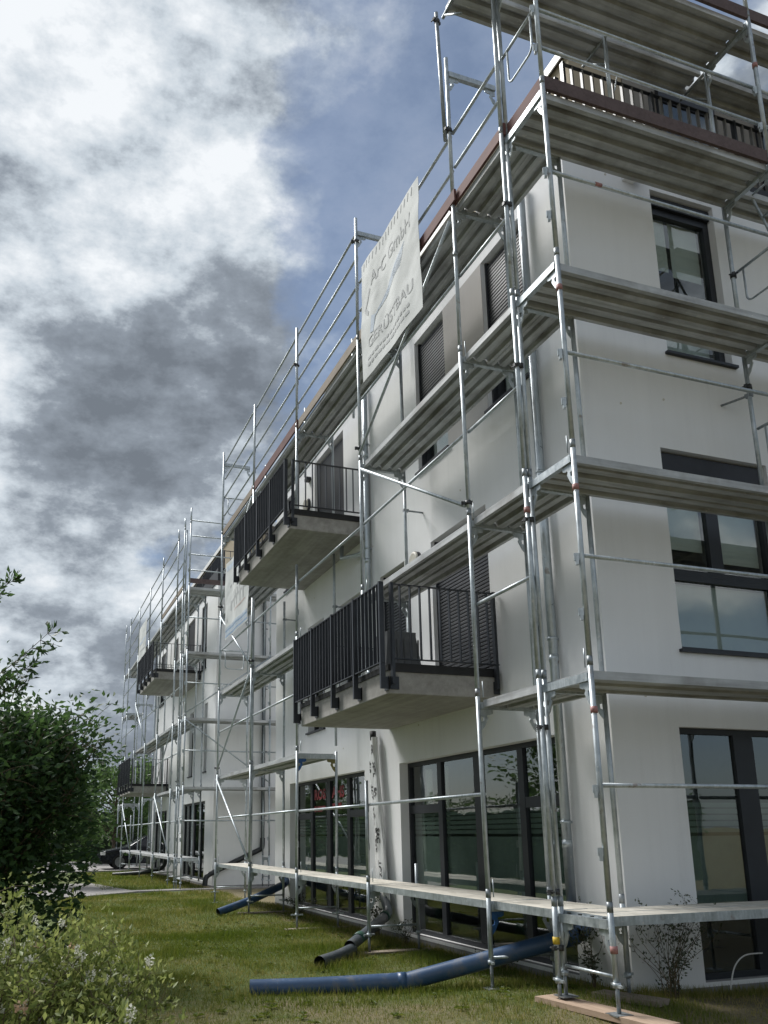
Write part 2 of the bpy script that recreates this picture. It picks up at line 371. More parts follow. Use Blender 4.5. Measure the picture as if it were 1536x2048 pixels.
# ---------------------------------------------------------------- buildings
class Face:
    """local facade frame: u along the facade, v up, w into the building"""
    def __init__(s, kind, plane): s.k = kind; s.p = plane
    def P(s, u, v, w): return (s.p+w, u, v) if s.k == 'X' else (u, s.p+w, v)
    def box(s, mb, u0, u1, v0, v1, w0, w1):
        a = s.P(u0, v0, w0); b = s.P(u1, v1, w1); mb.box(a[0], b[0], a[1], b[1], a[2], b[2])
def wall_mesh(F, u0, u1, v0, v1, holes, depth):
    us = sorted(set([u0, u1]+[h[0] for h in holes]+[h[1] for h in holes])); vs = sorted(set([v0, v1]+[h[2] for h in holes]+[h[3] for h in holes]))
    mb = MB(); idx = {}
    def vid(u, v, w=0.0):
        k = (round(u, 4), round(v, 4), round(w, 4))
        if k not in idx: idx[k] = len(mb.v); mb.v.append(F.P(u, v, w))
        return idx[k]
    def fc(*ids): mb.f.append(ids); mb.sm.append(False)
    inh = lambda u, v: any(h[0] < u < h[1] and h[2] < v < h[3] for h in holes)
    for i in range(len(us)-1):
        for j in range(len(vs)-1):
            a, b, c, d = us[i], us[i+1], vs[j], vs[j+1]
            if not inh((a+b)/2, (c+d)/2): fc(vid(a, c), vid(b, c), vid(b, d), vid(a, d))
    for h in holes:
        a, b, c, d = h[:4]
        uu = [x for x in us if a <= x <= b]; vv = [x for x in vs if c <= x <= d]
        for k in range(len(uu)-1):
            for e in (c, d): fc(vid(uu[k], e), vid(uu[k+1], e), vid(uu[k+1], e, depth), vid(uu[k], e, depth))
        for k in range(len(vv)-1):
            for e in (a, b): fc(vid(e, vv[k]), vid(e, vv[k+1]), vid(e, vv[k+1], depth), vid(e, vv[k], depth))
    return mb
def shutter_mb(F, u0, u1, v0, v1, w0):
    mb = MB(); v = v1; pitch = 0.05
    while v-pitch > v0:
        pr = [F.P(u0, v, w0), F.P(u0, v-0.012, w0-0.012), F.P(u0, v-0.038, w0-0.012), F.P(u0, v-pitch+0.004, w0), F.P(u0, v-pitch, w0+0.006), F.P(u0, v, w0+0.006)]
        d = Vector(F.P(u1, 0, 0))-Vector(F.P(u0, 0, 0)); mb.prism(pr, (0, 0, 0), d); v -= pitch
    return mb
def window(bld, F, u0, u1, v0, v1, depth=0.15, fw=0.06, mull=(), trans=(), shutter=None, box=0.0, sill=True, frost=False):
    """trans: list of (ua,ub,v) horizontal bars; shutter: bottom height of a lowered roller shutter"""
    w0, w1 = depth-0.03, depth+0.05
    mb = MB(); g_ = 0.0
    F.box(mb, u0, u0+fw, v0, v1, w0, w1); F.box(mb, u1-fw, u1, v0, v1, w0, w1)
    F.box(mb, u0+fw, u1-fw, v0, v0+fw, w0, w1); F.box(mb, u0+fw, u1-fw, v1-fw-box, v1, w0, w1)
    for (c, hw) in mull: F.box(mb, c-hw, c+hw, v0+fw, v1-fw-box, w0+0.003, w1-0.003)
    edges = sorted([u0+fw]+[u1-fw]+[x for c, hw in mull for x in (c-hw, c+hw)])
    for (a, b, vz, hw) in trans: F.box(mb, a, b, vz-hw, vz+hw, w0+0.006, w1-0.006)
    win = mb.build('window', 'anthracite_frame', bld)
    for k in range(0, len(edges), 2):
        a, b = edges[k], edges[k+1]
        cuts = sorted([vz for (ta, tb, vz, hw) in trans if ta-0.02 <= a and tb+0.02 >= b])
        zs = [v0+fw]+cuts+[v1-fw-box]
        for q in range(len(zs)-1):
            pm = MB(); dw = random.uniform(-0.004, 0.004)
            F.box(pm, a-0.005, b+0.005, zs[q]-0.005, zs[q+1]+0.005, depth+0.006+dw, depth+0.018+dw); pm.build('pane', 'glass', win)
        if frost:
            for r in range(5):
                pm = MB(); z = 1.80-r*0.062; F.box(pm, a+0.004, b-0.004, z-0.048, z, depth+0.030, depth+0.034); pm.build('frosted_strip', 'frost_strip', win)
            pm = MB(); F.box(pm, a+0.004, b-0.004, v0+0.62, 1.47, depth+0.031, depth+0.035); pm.build('frosted_film', 'frost_strip', win)
    if shutter is not None:
        sh = stuff(shutter_mb(F, u0+0.035, u1-0.035, shutter, v1-0.05, depth-0.07).build('shutter', 'shutter_grey', win))
        r = MB(); F.box(r, u0+0.001, u0+0.034, v0+0.001, v1-0.001, depth-0.10, w0-0.001); r.build('shutter_guide', 'anthracite_frame', win)
        r = MB(); F.box(r, u1-0.034, u1-0.001, v0+0.001, v1-0.001, depth-0.10, w0-0.001); r.build('shutter_guide', 'anthracite_frame', win)
        if shutter > v0+0.1:
            r = MB(); F.box(r, u0+0.036, u1-0.036, shutter-0.05, shutter+0.002, depth-0.085, depth-0.06); r.build('shutter_end_bar', 'anthracite_frame', win)
    if box:
        r = MB(); F.box(r, u0+0.01, u1-0.01, v1-box*0.98, v1-0.03, depth-0.075, w0-0.002); r.build('shutter_box', 'fascia_dark', win)
    if sill:
        r = MB(); F.box(r, u0-0.04, u1+0.04, v0-0.028, v0+0.004, -0.05, depth-0.035); r.build('sill', 'anthracite_frame', win)
    return win

def railing(parent, a, b, zb, zt, posts, bar_mat='anthracite', pitch=0.12, post_drop=0.0, perp=0.04, thin=0.012, nobars=None):
    """vertical bar railing from a=(x,y) to b=(x,y); parts go under parent"""
    A = Vector((a[0], a[1], 0)); B = Vector((b[0], b[1], 0)); L = (B-A).length; d = (B-A)/L; ang = math.atan2(d.y, d.x)
    rail = shared(('rail', round(L, 3)), lambda: MB().box(0, L, -0.02, 0.02, -0.006, 0.006), 'anthracite')
    link('top_rail', rail, parent, (a[0], a[1], zt), (0, 0, ang)); link('bottom_rail', rail, parent, (a[0], a[1], zb), (0, 0, ang))
    h = zt-zb-0.012
    bar = shared(('baluster', round(h, 3), perp, thin), lambda: MB().box(-thin/2, thin/2, -perp/2, perp/2, 0, h), bar_mat)
    n = int(L/pitch)
    for k in range(1, n):
        p = A+d*(L*k/n)
        link('baluster', bar, parent, (p.x, p.y, zb+0.006), (0, 0, ang))
    for s_ in posts:
        p = A+d*s_; hh = zt-zb+post_drop+0.015
        po = shared(('railing_post', round(hh, 3)), lambda: MB().box(-0.018, 0.018, -0.03, 0.03, 0, hh), 'anthracite')
        link('railing_post', po, parent, (p.x, p.y, zb-post_drop), (0, 0, ang))

def balcony(bld, xw, xf, y0, y1, zb, zt_rail, key):
    """slab + railings as parts of the building: balcony > railing pieces"""
    th = 0.29
    mb = MB(); mb.prism([(xf, y0, 0), (xw+0.05, y0, 0), (xw+0.05, y1, 0), (xf, y1, 0)], (0, 0, zb), (0, 0, zb+th))
    bal = mb.build('balcony', 'concrete', bld)
    bv = bal.modifiers.new('bevel', 'BEVEL'); bv.width = 0.012; bv.segments = 2
    mm = MB(); mm.box(xf+0.05, xw-0.005, y0-0.02, y0+0.05, zb+th-0.03, zb+th+0.07); mm.box(xf-0.012, xf+0.05, y0-0.02, y1+0.02, zb+th-0.02, zb+th+0.05)
    mm.box(xf+0.05, xw-0.005, y1-0.05, y1+0.02, zb+th-0.03, zb+th+0.07)
    mm.build('membrane_edge', 'black_membrane', bal)
    xr = xf-0.085
    L = y1-y0+0.1
    railing(bal, (xr, y0-0.05), (xr, y1+0.05), zb+0.36, zt_rail, [0.03, L*0.26, L*0.5, L*0.75, L-0.03], post_drop=0.36+(-0.05))
    for s_ in (0.03, L*0.26, L*0.5, L*0.75, L-0.03):
        q = MB(); q.box(xr+0.02, xf-0.004, y0-0.05+s_-0.012, y0-0.05+s_+0.012, zb+0.05, zb+0.19)
        q.box(xf-0.0165, xf-0.0045, y0-0.05+s_-0.012, y0-0.05+s_+0.11, zb+0.04, zb+0.20); q.build('bracket', 'anthracite', bal)
    W_ = xw-xr
    for yy, sg in ((y0-0.075, -1), (y1+0.075, 1)):
        railing(bal, (xr+0.09, yy), (xw-0.03, yy), zb+0.40, zt_rail-0.02, [0.02, W_-0.16], post_drop=0.30)
        for xx in (xr+0.11, xw-0.07):
            q = MB(); q.box(xx-0.012, xx+0.1, min(yy-sg*0.058, yy-sg*0.072), max(yy-sg*0.058, yy-sg*0.072), zb+0.05, zb+0.20); q.build('bracket', 'anthracite', bal)
    return bal
def downpipe(bld, x, y, z0, z1, r=0.05, material='zinc_pipe', n=None):
    mb = MB(); mb.tube([(x, y, z0), (x, y, z1)], r, 14); p = mb.build('downpipe', material, bld)
    z = z0+0.9
    while z < z1:
        q = MB(); q.tube([(x, y, z-0.015), (x, y, z+0.015)], r+0.008, 14); q.box(x+r, x+r+0.06, y-0.01, y+0.01, z-0.012, z+0.012)
        q.build('pipe_clamp', material, p); q = MB(); q.tube([(x, y, z-0.26), (x, y, z-0.18)], r+0.004, 14); q.build('pipe_joint', material, p); z += 1.95
    return p
def penthouse(bld, x0, x1, y0, y1, zroof, zt):
    mb = MB(); mb.box(x0, x1, y0, y1, zroof, zt); mb.build('penthouse_wall', 'beige_render', bld)
    q = MB(); q.box(x0+0.86, x1-0.4, y0-0.02, y0-0.002, zroof, zt-0.002); q.build('wall_panel', 'grey_panel', bld)
    q = MB(); q.box(x0-0.04, x1+0.2, y0-0.06, y1+0.25, zt, zt+0.06); q.build('penthouse_roof', 'fascia_dark', bld)
    q = MB(); q.box(x0-0.06, x0-0.042, y0-0.08, y1+0.27, zt-0.05, zt+0.10); q.box(x0-0.042, x1+0.2, y0-0.08, y0-0.062, zt-0.05, zt+0.10); q.build('roof_edge', 'white_trim', bld)
    F = Face('Y', y0-0.08)
    for (a, b) in ((x0+1.40, x0+2.35), (x0+3.2, x0+4.6)):
        q = MB(); F.box(q, a, b, zroof+0.1, zt-0.2, 0, 0.05); wn = q.build('window', 'anthracite_frame', bld)
        q = MB(); F.box(q, a+0.06, b-0.06, zroof+0.16, zt-0.46, -0.012, -0.003); q.build('pane', 'glass', wn)
        q = MB(); F.box(q, a-0.02, b+0.02, zt-0.44, zt-0.19, -0.03, -0.004); q.build('shutter_box', 'fascia_dark', wn)

# ---- near building
B1 = thing('apartment_building', 'near white rendered apartment block with two concrete balconies and roller shutters', 'building', (1.0, 0.3, 0))
b1inv = Matrix.Translation((1.0, 0.3, 0)).inverted()
class Root:
    """adopt: put world-space meshes under an empty that is not at the origin"""
def adopt(root):
    t_ = root.location
    for ch in root.children:
        ch.matrix_parent_inverse = Matrix.Translation(-Vector(t_))
FX = Face('X', 1.0); FY = Face('Y', 0.3)
ZT = 9.40
holesX = [(1.12, 5.32, 0.12, 2.55), (6.72, 10.91, 0.12, 2.55),
          (2.42, 4.0, 3.42, 5.66), (4.92, 5.88, 3.42, 5.66), (6.78, 7.78, 3.48, 5.66), (8.68, 9.68, 3.48, 5.66),
          (1.20, 2.20, 6.87, 9.08), (3.32, 4.30, 6.87, 9.08), (7.50, 9.20, 6.90, 9.12), (10.25, 11.25, 6.87, 9.08)]
holesY = [(1.83, 4.62, 0.12, 2.55), (1.98, 3.50, 3.36, 5.65), (2.24, 3.20, 6.87, 9.08), (5.4, 6.9, 3.36, 5.65), (5.6, 6.6, 6.87, 9.08)]
wall_mesh(FX, 0.3, 12.0, 0.08, ZT, holesX, 0.24).build('wall', 'white_render', B1)
wall_mesh(FY, 1.0, 11.0, 0.08, ZT, holesY, 0.24).build('wall', 'white_render', B1)
mb = MB(); mb.quad((1.0, 12.0, 0.08), (11, 12.0, 0.08), (11, 12.0, ZT), (1.0, 12.0, ZT)); mb.quad((11, 0.3, 0.08), (11, 12, 0.08), (11, 12, ZT), (11, 0.3, ZT)); mb.build('wall', 'white_render', B1)
mb = MB(); mb.box(1.03, 10.9, 0.33, 11.97, -0.4, 0.079); mb.box(1.004, 1.03, 0.3045, 12.0, -0.4, 0.135); mb.box(1.0305, 10.9, 0.304, 0.3295, -0.4, 0.135); mb.build('plinth', 'plinth_render', B1)
mb = MB()
for z0, z1 in ((0.30, 3.0), (3.4, 6.4), (6.8, 9.2)): mb.box(2.35, 10.3, 1.65, 11.4, z0, z1)
mb.build('room_core', 'dark_interior', B1)
mb = MB()
for z in (0.10, 3.25, 6.72): mb.box(1.245, 10.9, 0.545, 11.9, z-0.06, z)
mb.build('floor_slab', 'plinth_render', B1)
mb = MB(); mb.box(1.02, 10.98, 0.32, 11.98, ZT-0.1, ZT-0.02); mb.build('roof', 'plinth_render', B1)
mb = MB(); mb.box(0.965, 1.30, 0.265, 12.03, ZT-0.02, ZT+0.16); mb.box(1.30, 11.03, 0.265, 0.60, ZT-0.02, ZT+0.16); mb.build('parapet', 'fascia_dark', B1)
penthouse(B1, 1.84, 9.5, 1.06, 10.5, ZT-0.02, 11.78)
# roof terrace railing on the gable edge and along the front
tr = MB(); tr.box(1.34, 10.9, 0.39, 0.45, ZT+0.155, ZT+0.17); tr = tr.build('terrace_railing', 'anthracite', B1)
railing(tr, (1.2, 0.42), (10.8, 0.42), ZT+0.20, 10.69, [0.02, 1.35, 2.7, 4.05, 5.4], 'pale_rail', pitch=0.15, perp=0.04, thin=0.022)
tr = MB(); tr.box(1.10, 1.16, 0.6, 11.9, ZT+0.162, ZT+0.176); tr = tr.build('terrace_railing', 'anthracite', B1)
railing(tr, (1.13, 0.45), (1.13, 11.9), ZT+0.20, 10.46, [1.5*k for k in range(8)], pitch=0.15, perp=0.04)
# taupe field between the second-floor windows
mb = MB(); mb.box(0.994, 0.999, 2.203, 3.317, 6.875, 9.075); mb.build('colour_field', 'taupe_render', B1)
D = 0.17
window(B1, FX, 1.12, 5.32, 0.12, 2.55, D, 0.06, [(2.20, 0.06), (3.23, 0.09), (4.30, 0.06)], [(4.36, 5.26, 1.86, 0.06), (1.18, 2.14, 1.86, 0.06)], sill=False, frost=True)
window(B1, FX, 6.72, 10.91, 0.12, 2.55, D, 0.06, [(7.86, 0.07), (8.91, 0.09), (9.91, 0.06)], [(9.97, 10.85, 1.86, 0.06), (6.78, 7.79, 1.86, 0.06)], sill=False, frost=True)
window(B1, FX, 2.42, 4.0, 3.42, 5.66, 0.16, 0.06, [(3.2, 0.05)], shutter=3.48)
window(B1, FX, 4.92, 5.88, 3.42, 5.66, 0.16, 0.06, shutter=3.48)
window(B1, FX, 6.78, 7.78, 3.48, 5.66, 0.16, 0.06, box=0.12)
window(B1, FX, 8.68, 9.68, 3.48, 5.66, 0.16, 0.06, box=0.12)
window(B1, FX, 1.20, 2.20, 6.87, 9.08, 0.16, 0.06, trans=[(1.26, 2.14, 7.75, 0.05)], shutter=7.62)
window(B1, FX, 3.32, 4.30, 6.87, 9.08, 0.16, 0.06, trans=[(3.38, 4.24, 7.75, 0.05)], shutter=7.62)
window(B1, FX, 7.50, 9.20, 6.90, 9.12, 0.16, 0.06, [(8.35, 0.05)], shutter=6.96)
window(B1, FX, 10.25, 11.25, 6.87, 9.08, 0.16, 0.06, trans=[(10.31, 11.19, 7.75, 0.05)], shutter=7.9)
window(B1, FY, 1.83, 4.62, 0.12, 2.55, 0.10, 0.06, [(2.72, 0.13), (3.75, 0.07)], sill=False, frost=True)
window(B1, FY, 1.98, 3.50, 3.36, 4.22, 0.13, 0.06)
window(B1, FY, 1.98, 3.50, 4.221, 5.65, 0.13, 0.065, [(2.70, 0.085)], box=0.36, sill=False)
window(B1, FY, 2.24, 3.20, 6.87, 9.08, 0.13, 0.085, trans=[(2.325, 3.115, 7.62, 0.06)], box=0.16)
window(B1, FY, 5.4, 6.9, 3.36, 5.65, 0.13, 0.06, [(6.15, 0.07)], box=0.3)
window(B1, FY, 5.6, 6.6, 6.87, 9.08, 0.13, 0.085, box=0.16)
# pale blinds and curtains behind the glass
mb = MB(); FY.box(mb, 2.04, 3.44, 3.43, 4.15, 0.20, 0.205); mb.build('privacy_film', 'pale_film', B1)
mb = MB(); FX.box(mb, 1.27, 2.13, 6.94, 7.69, 0.24, 0.245); mb.build('privacy_film', 'pale_film', B1)
mb = MB(); FX.box(mb, 3.39, 4.23, 6.94, 7.69, 0.24, 0.245); mb.build('privacy_film', 'pale_film', B1)
mb = MB(); FY.box(mb, 2.33, 3.11, 6.96, 7.55, 0.24, 0.245); mb.build('privacy_film', 'pale_film', B1)
mb = MB(); FY.box(mb, 2.06, 2.61, 4.55, 5.22, 0.21, 0.215); mb.build('blind', 'blind_white', B1)
mb = MB(); FY.box(mb, 2.79, 3.42, 4.45, 5.22, 0.21, 0.215); mb.build('blind', 'blind_white', B1)
mb = MB(); FY.box(mb, 2.34, 2.60, 8.15, 8.9, 0.21, 0.215); mb.build('blind', 'blind_white', B1)
mb = MB(); FY.box(mb, 2.66, 3.10, 8.10, 8.9, 0.21, 0.215); mb.build('blind', 'blind_white', B1)
def curtain(F, u0, u1, v0, v1, w):
    mb = MB(); n = 24; pr = []
    for k in range(n):
        a = u0+(u1-u0)*k/n; b_ = u0+(u1-u0)*(k+1)/n
        wa = w+0.02*math.sin(k*1.9); wb = w+0.02*math.sin((k+1)*1.9)
        mb.quad(F.P(a, v0, wa), F.P(b_, v0, wb), F.P(b_, v1, wb), F.P(a, v1, wa))
    return mb.build('curtain', 'blind_white', B1)
curtain(FX, 4.45, 4.68, 0.75, 2.45, 0.36); curtain(FX, 4.95, 5.16, 0.75, 2.45, 0.36)
balA = balcony(B1, 1.0, -0.47, 2.33, 5.62, 3.10, 4.42, 'A')
balB = balcony(B1, 1.0, -0.41, 6.40, 9.95, 6.55, 7.78, 'B')
downpipe(B1, 0.925, 1.06, 0.72, 9.3)
downpipe(B1, 0.925, 6.22, 3.42, 9.3)
# balcony outlet under the upper balcony
mb = MB(); mb.tube([(0.75, 7.0, 6.55), (0.75, 7.0, 6.32), (0.9, 6.6, 6.28), (0.94, 6.27, 6.26)], 0.04, 10); mb.build('balcony_outlet', 'zinc_pipe', B1)
# round wall lamps
for (y, z) in ((4.46, 5.50), (9.62, 8.35)):
    mb = MB(); mb.tube([(0.996, y, z), (0.93, y, z), (0.915, y, z)], [0.15, 0.15, 0.12], 24); l_ = mb.build('wall_lamp', 'lamp_cream', B1)
    q = MB(); q.tube([(0.998, y, z), (0.945, y, z)], 0.156, 24); q.build('lamp_rim', 'anthracite', l_)
mb = MB(); FX.box(mb, 9.42, 9.58, 8.86, 8.93, -0.10, -0.002); mb.build('floodlight', 'fascia_dark', B1)
mb = MB(); FY.box(mb, 1.84, 2.00, 9.08, 9.33, -0.05, -0.002); bx = mb.build('vent_box', 'white_trim', B1)
q = MB(); q.prism([FY.P(1.92, 9.10, -0.06), FY.P(1.92, 9.22, -0.06), FY.P(1.92, 9.08, -0.24), FY.P(1.92, 9.05, -0.24)], (-0.03, 0, 0), (0.16, 0, 0)); q.build('vent_hood', 'fascia_dark', bx)
# pinkish patch of raw concrete under the gable window
mb = MB(); FY.box(mb, 2.0, 4.2, 3.22, 3.325, 0.012, 0.03); mb.build('sill_mortar', 'plinth_render', B1)

for (F_, u, z) in [(FX, 1.5+1.55*k, zz_) for k, zz_ in enumerate((6.35, 6.1, 3.05, 6.30, 3.0, 6.2, 2.95))]+[(FY, 1.45, 2.85), (FY, 1.5, 6.1), (FY, 2.1, 6.25), (FY, 3.6, 6.2), (FY, 1.6, 9.1)]:
    q = MB(); a_ = F_.P(u, z, 0.002); b_ = F_.P(u, z, -0.006); q.tube([a_, b_], 0.014, 10); q.build('anchor_plug', 'lamp_cream', B1)
# ---- far building
X2, Y2 = 1.15, 19.1
B2 = thing('apartment_building', 'far white apartment block behind the gap, dark roof edge and two balconies', 'building', (X2, Y2, 0))
GX = Face('X', X2); GY = Face('Y', Y2)
holes2 = [(20.35, 24.3, 0.12, 2.55), (27.6, 30.9, 0.12, 2.45), (20.3, 20.75, 3.45, 5.66), (22.6, 23.3, 3.45, 5.66), (24.9, 25.6, 3.45, 5.66), (28.8, 29.9, 3.42, 5.66),
          (20.7, 21.6, 6.87, 9.1), (22.8, 24.3, 6.9, 9.1), (26.2, 27.2, 6.87, 9.1), (29.2, 30.4, 6.87, 9.1)]
wall_mesh(GX, Y2, 31.4, 0.05, ZT, holes2, 0.2).build('wall', 'white_render', B2)
mb = MB(); mb.quad((X2, Y2, 0.05), (11, Y2, 0.05), (11, Y2, ZT), (X2, Y2, ZT)); mb.build('wall', 'white_render', B2); mb = MB(); mb.quad((X2, 31.4, 0.05), (11, 31.4, 0.05), (11, 31.4, ZT), (X2, 31.4, ZT)); mb.build('wall', 'white_render', B2)
mb = MB(); mb.box(X2+0.004, 10.9, Y2+0.004, 31.39, -0.4, 0.0495); mb.box(X2-0.0, X2+0.003, Y2, 31.4, -0.4, 0.0499); mb.build('plinth', 'plinth_render', B2)
mb = MB(); mb.box(X2+0.9, 10.5, Y2+0.6, 31, 0.15, 9.2); mb.build('room_core', 'dark_interior', B2)
mb = MB(); mb.box(X2+0.01, 10.98, Y2+0.01, 31.39, ZT-0.1, ZT-0.02); mb.build('roof', 'plinth_render', B2)
mb = MB(); mb.box(X2-0.03, X2+0.3, Y2-0.03, 31.43, ZT-0.02, ZT+0.42); mb.box(X2+0.3, 11.03, Y2-0.03, Y2+0.3, ZT-0.02, ZT+0.42); mb.build('parapet', 'fascia_dark', B2)
penthouse(B2, X2+0.9, 9.5, Y2+0.8, 30, ZT-0.02, 11.78)
tr = MB(); tr.box(X2+0.1, X2+0.16, Y2+0.1, 31.3, ZT+0.422, ZT+0.43); tr = tr.build('terrace_railing', 'anthracite', B2)
railing(tr, (X2+0.13, Y2+0.1), (X2+0.13, 31.3), ZT+0.45, 10.46, [1.5*k for k in range(8)], pitch=0.14)
tr = MB(); tr.box(X2+0.2, 8.0, Y2+0.1, Y2+0.16, ZT+0.423, ZT+0.431); tr = tr.build('terrace_railing', 'anthracite', B2)
railing(tr, (X2+0.2, Y2+0.13), (8.0, Y2+0.13), ZT+0.45, 10.46, [1.5*k for k in range(5)], pitch=0.2)
window(B2, GX, 20.35, 24.3, 0.12, 2.55, 0.13, 0.06, [(21.5, 0.07), (22.6, 0.08), (23.5, 0.06)], sill=False)
window(B2, GX, 27.6, 30.9, 0.12, 2.45, 0.13, 0.06, [(28.7, 0.07), (29.8, 0.08)], sill=False)
for a, b_, c in ((20.3, 20.75, 3.45), (22.6, 23.3, 3.45), (24.9, 25.6, 3.45)): window(B2, GX, a, b_, c, 5.66, 0.13, 0.06)
window(B2, GX, 28.8, 29.9, 3.42, 5.66, 0.13, 0.06)
window(B2, GX, 20.7, 21.6, 6.87, 9.1, 0.13, 0.06, shutter=7.7)
window(B2, GX, 22.8, 24.3, 6.9, 9.1, 0.13, 0.06, shutter=7.0)
window(B2, GX, 26.2, 27.2, 6.87, 9.1, 0.13, 0.06, shutter=7.6)
window(B2, GX, 29.2, 30.4, 6.87, 9.1, 0.13, 0.06, shutter=7.6)
balcony(B2, X2, -0.40, 21.55, 25.1, 6.55, 7.78, 'C')
balcony(B2, X2, -0.30, 27.5, 31.0, 3.10, 4.42, 'D')
downpipe(B2, X2-0.08, 31.2, 0.3, 9.3)
downpipe(B2, 2.66, Y2-0.08, 1.15, 9.3, 0.055, 'grey_pvc')
for r_ in (B1, B2): adopt(r_)

# ---------------------------------------------------------------- scaffolds
TR = 0.0242
LV = [0.9, 2.9, 4.9, 6.9, 8.9, 10.9]
def jit(a=0.006): return random.uniform(-a, a)
def tube_obj(name, a, b, parent, r=TR, material='galvanised', n=10):
    a = Vector(a); b = Vector(b); L = (b-a).length
    me = shared((name, round(L, 2), r, n), lambda: MB().tube([(0, 0, 0), (0, 0, round(L, 2))], r, n), material)
    o = link(name, me, parent, a); o.rotation_mode = 'QUATERNION'; o.rotation_quaternion = (b-a).to_track_quat('Z', 'Y'); return o
def deck_mb(L):
    w_ = 0.318
    pr = [(0, 0), (w_, 0), (w_, -.075), (w_-.045, -.075), (w_-.052, -.012), (.212, -.012), (.200, -.060), (.118, -.060), (.106, -.012), (.052, -.012), (.045, -.075), (0, -.075)]
    mb = MB(); mb.prism([(x, 0, z) for x, z in pr], (0, 0.028, 0), (0, L-0.028, 0))
    return mb
def gusset_mb():
    mb = MB(); t_ = 0.006
    # plate in the XZ plane under the transom, with a notch and a hole
    mb.prism([(0.022, 0, -0.02), (0.165, 0, -0.02), (0.165, 0, -0.06), (0.125, 0, -0.075), (0.105, 0, -0.07), (0.09, 0, -0.09), (0.105, 0, -0.115), (0.06, 0, -0.20), (0.022, 0, -0.24),
              (0.022, 0, -0.15), (0.055, 0, -0.14), (0.06, 0, -0.10), (0.022, 0, -0.09)], (0, -t_, 0), (0, t_, 0))
    return mb
def fitting_mb():
    mb = MB(); mb.box(TR-0.004, 0.065, -0.014, 0.014, -0.035, 0.03); mb.box(0.028, 0.054, -0.022, 0.022, -0.075, 0.012); return mb
def coupler_mb():
    mb = MB(); mb.tube([(0, 0, -0.024), (0, 0, 0.024)], 0.036, 10); mb.box(-0.075, 0.05, -0.018, 0.018, -0.018, 0.018); mb.tube([(-0.06, -0.05, 0), (-0.06, 0.05, 0)], 0.008, 6); return mb
class Scaffold:
    def __init__(s, name, label, base):
        s.root = thing(name, label, 'scaffold', base)
    def standard(s, x, y, z0, z1, material='galvanised'):
        """stack of tubes, joints showing at every lift"""
        cuts = [z0]+[l+0.06 for l in LV if z0+0.3 < l+0.06 < z1-0.3]+[z1]
        px, py = x+jit(0.004), y+jit(0.004)
        for a, b in zip(cuts[:-1], cuts[1:]):
            qx, qy = x+jit(0.005), y+jit(0.005)
            tube_obj('standard', (px, py, a), (qx, qy, b), s.root, TR, material)
            if b != cuts[-1]:
                c = shared(('spigot_collar',), lambda: MB().tube([(0, 0, -0.06), (0, 0, 0.02)], TR+0.002, 10), 'galvanised_dark'); link('spigot_collar', c, s.root, (qx, qy, b))
            px, py = qx, qy
    def jack(s, x, y, z, h=None, plate=True):
        g_ = h if h is not None else gh(x, y)
        j = tube_obj('base_jack', (x, y, g_+0.01), (x, y, z+0.02), s.root, 0.017, 'galvanised_dark')
        me = shared(('base_plate',), lambda: MB().box(-0.075, 0.075, -0.075, 0.075, 0, 0.01), 'galvanised_dark')
        p = link('base_plate', me, s.root, (x, y, g_+0.002))
        me = shared(('jack_nut',), lambda: MB().tube([(0, 0, -0.02), (0, 0, 0.02)], 0.034, 8).box(-0.1, 0.1, -0.011, 0.011, -0.01, 0.01), 'galvanised'); link('jack_nut', me, s.root, (x, y, z), (0, 0, random.uniform(0, 3)))
    def transom(s, x, y, z, dx, dy, g0='galvanised', g1='galvanised', low=False):
        """between standards at (x,y) and (x+dx,y+dy), U-profile with two gusset plates"""
        L = math.hypot(dx, dy); ang = math.atan2(dy, dx)
        me = shared(('transom', round(L, 3)), lambda: MB().box(0.02, L-0.02, -0.026, 0.026, -0.062, -0.012).box(0.02, L-0.02, -0.026, -0.018, -0.012, 0.01).box(0.02, L-0.02, 0.018, 0.026, -0.012, 0.01), 'galvanised')
        o = link('transom', me, s.root, (x, y, z-0.068), (0, 0, ang))
        for f_, gm in ((0, g0), (1, g1)):
            gme = shared(('gusset',), gusset_mb, gm)
            q = link('gusset', gme, o, (0.0 if f_ == 0 else L, 0, -0.045), (0, 0, 0 if f_ == 0 else PI))
        return o
    def low_bar(s, x, y, z, dx, dy):
        tube_obj('foot_bar', (x, y, z), (x+dx, y+dy, z), s.root, 0.014)
    def deck(s, x, y, z, L, along, boards=2, material='deck_steel', off=0.045):
        """boards laid along X or Y starting at outer corner"""
        for k in range(boards):
            me = shared(('steel_deck', round(L, 2)), lambda: deck_mb(L), 'galvanised' if material == 'deck_ply' else material)
            if material == 'deck_ply' and len(me.materials) == 1: me.materials.append(MATS['deck_ply']); me.polygons[0].material_index = 1
            if along == 'Y': link('steel_deck', me, s.root, (x+off+0.322*k, y, z-0.035+jit(0.003)))
            else: link('steel_deck', me, s.root, (x+L, y+off+0.322*k, z-0.035+jit(0.003)), (0, 0, PI/2))   # length along -X after turning
    def rail(s, a, b, z, dz=0.0):
        n = (Vector(b)-Vector(a)).normalized()*0.03
        tube_obj('guardrail', (a[0]+n.x+jit(), a[1]+n.y+jit(), z+jit()), (b[0]-n.x+jit(), b[1]-n.y+jit(), z+dz+jit()), s.root, 0.0195)
    def brace(s, a, b): tube_obj('diagonal_brace', a, b, s.root, 0.021)
    def fitting(s, x, y, z, ang, material='galvanised'):
        link('rail_fitting', shared(('rail_fitting',), fitting_mb, material), s.root, (x, y, z), (0, 0, ang))
    def coupler(s, x, y, z, ang=0.0): link('coupler', shared(('coupler',), coupler_mb, 'coupler_dark'), s.root, (x, y, z), (0, 0, ang))
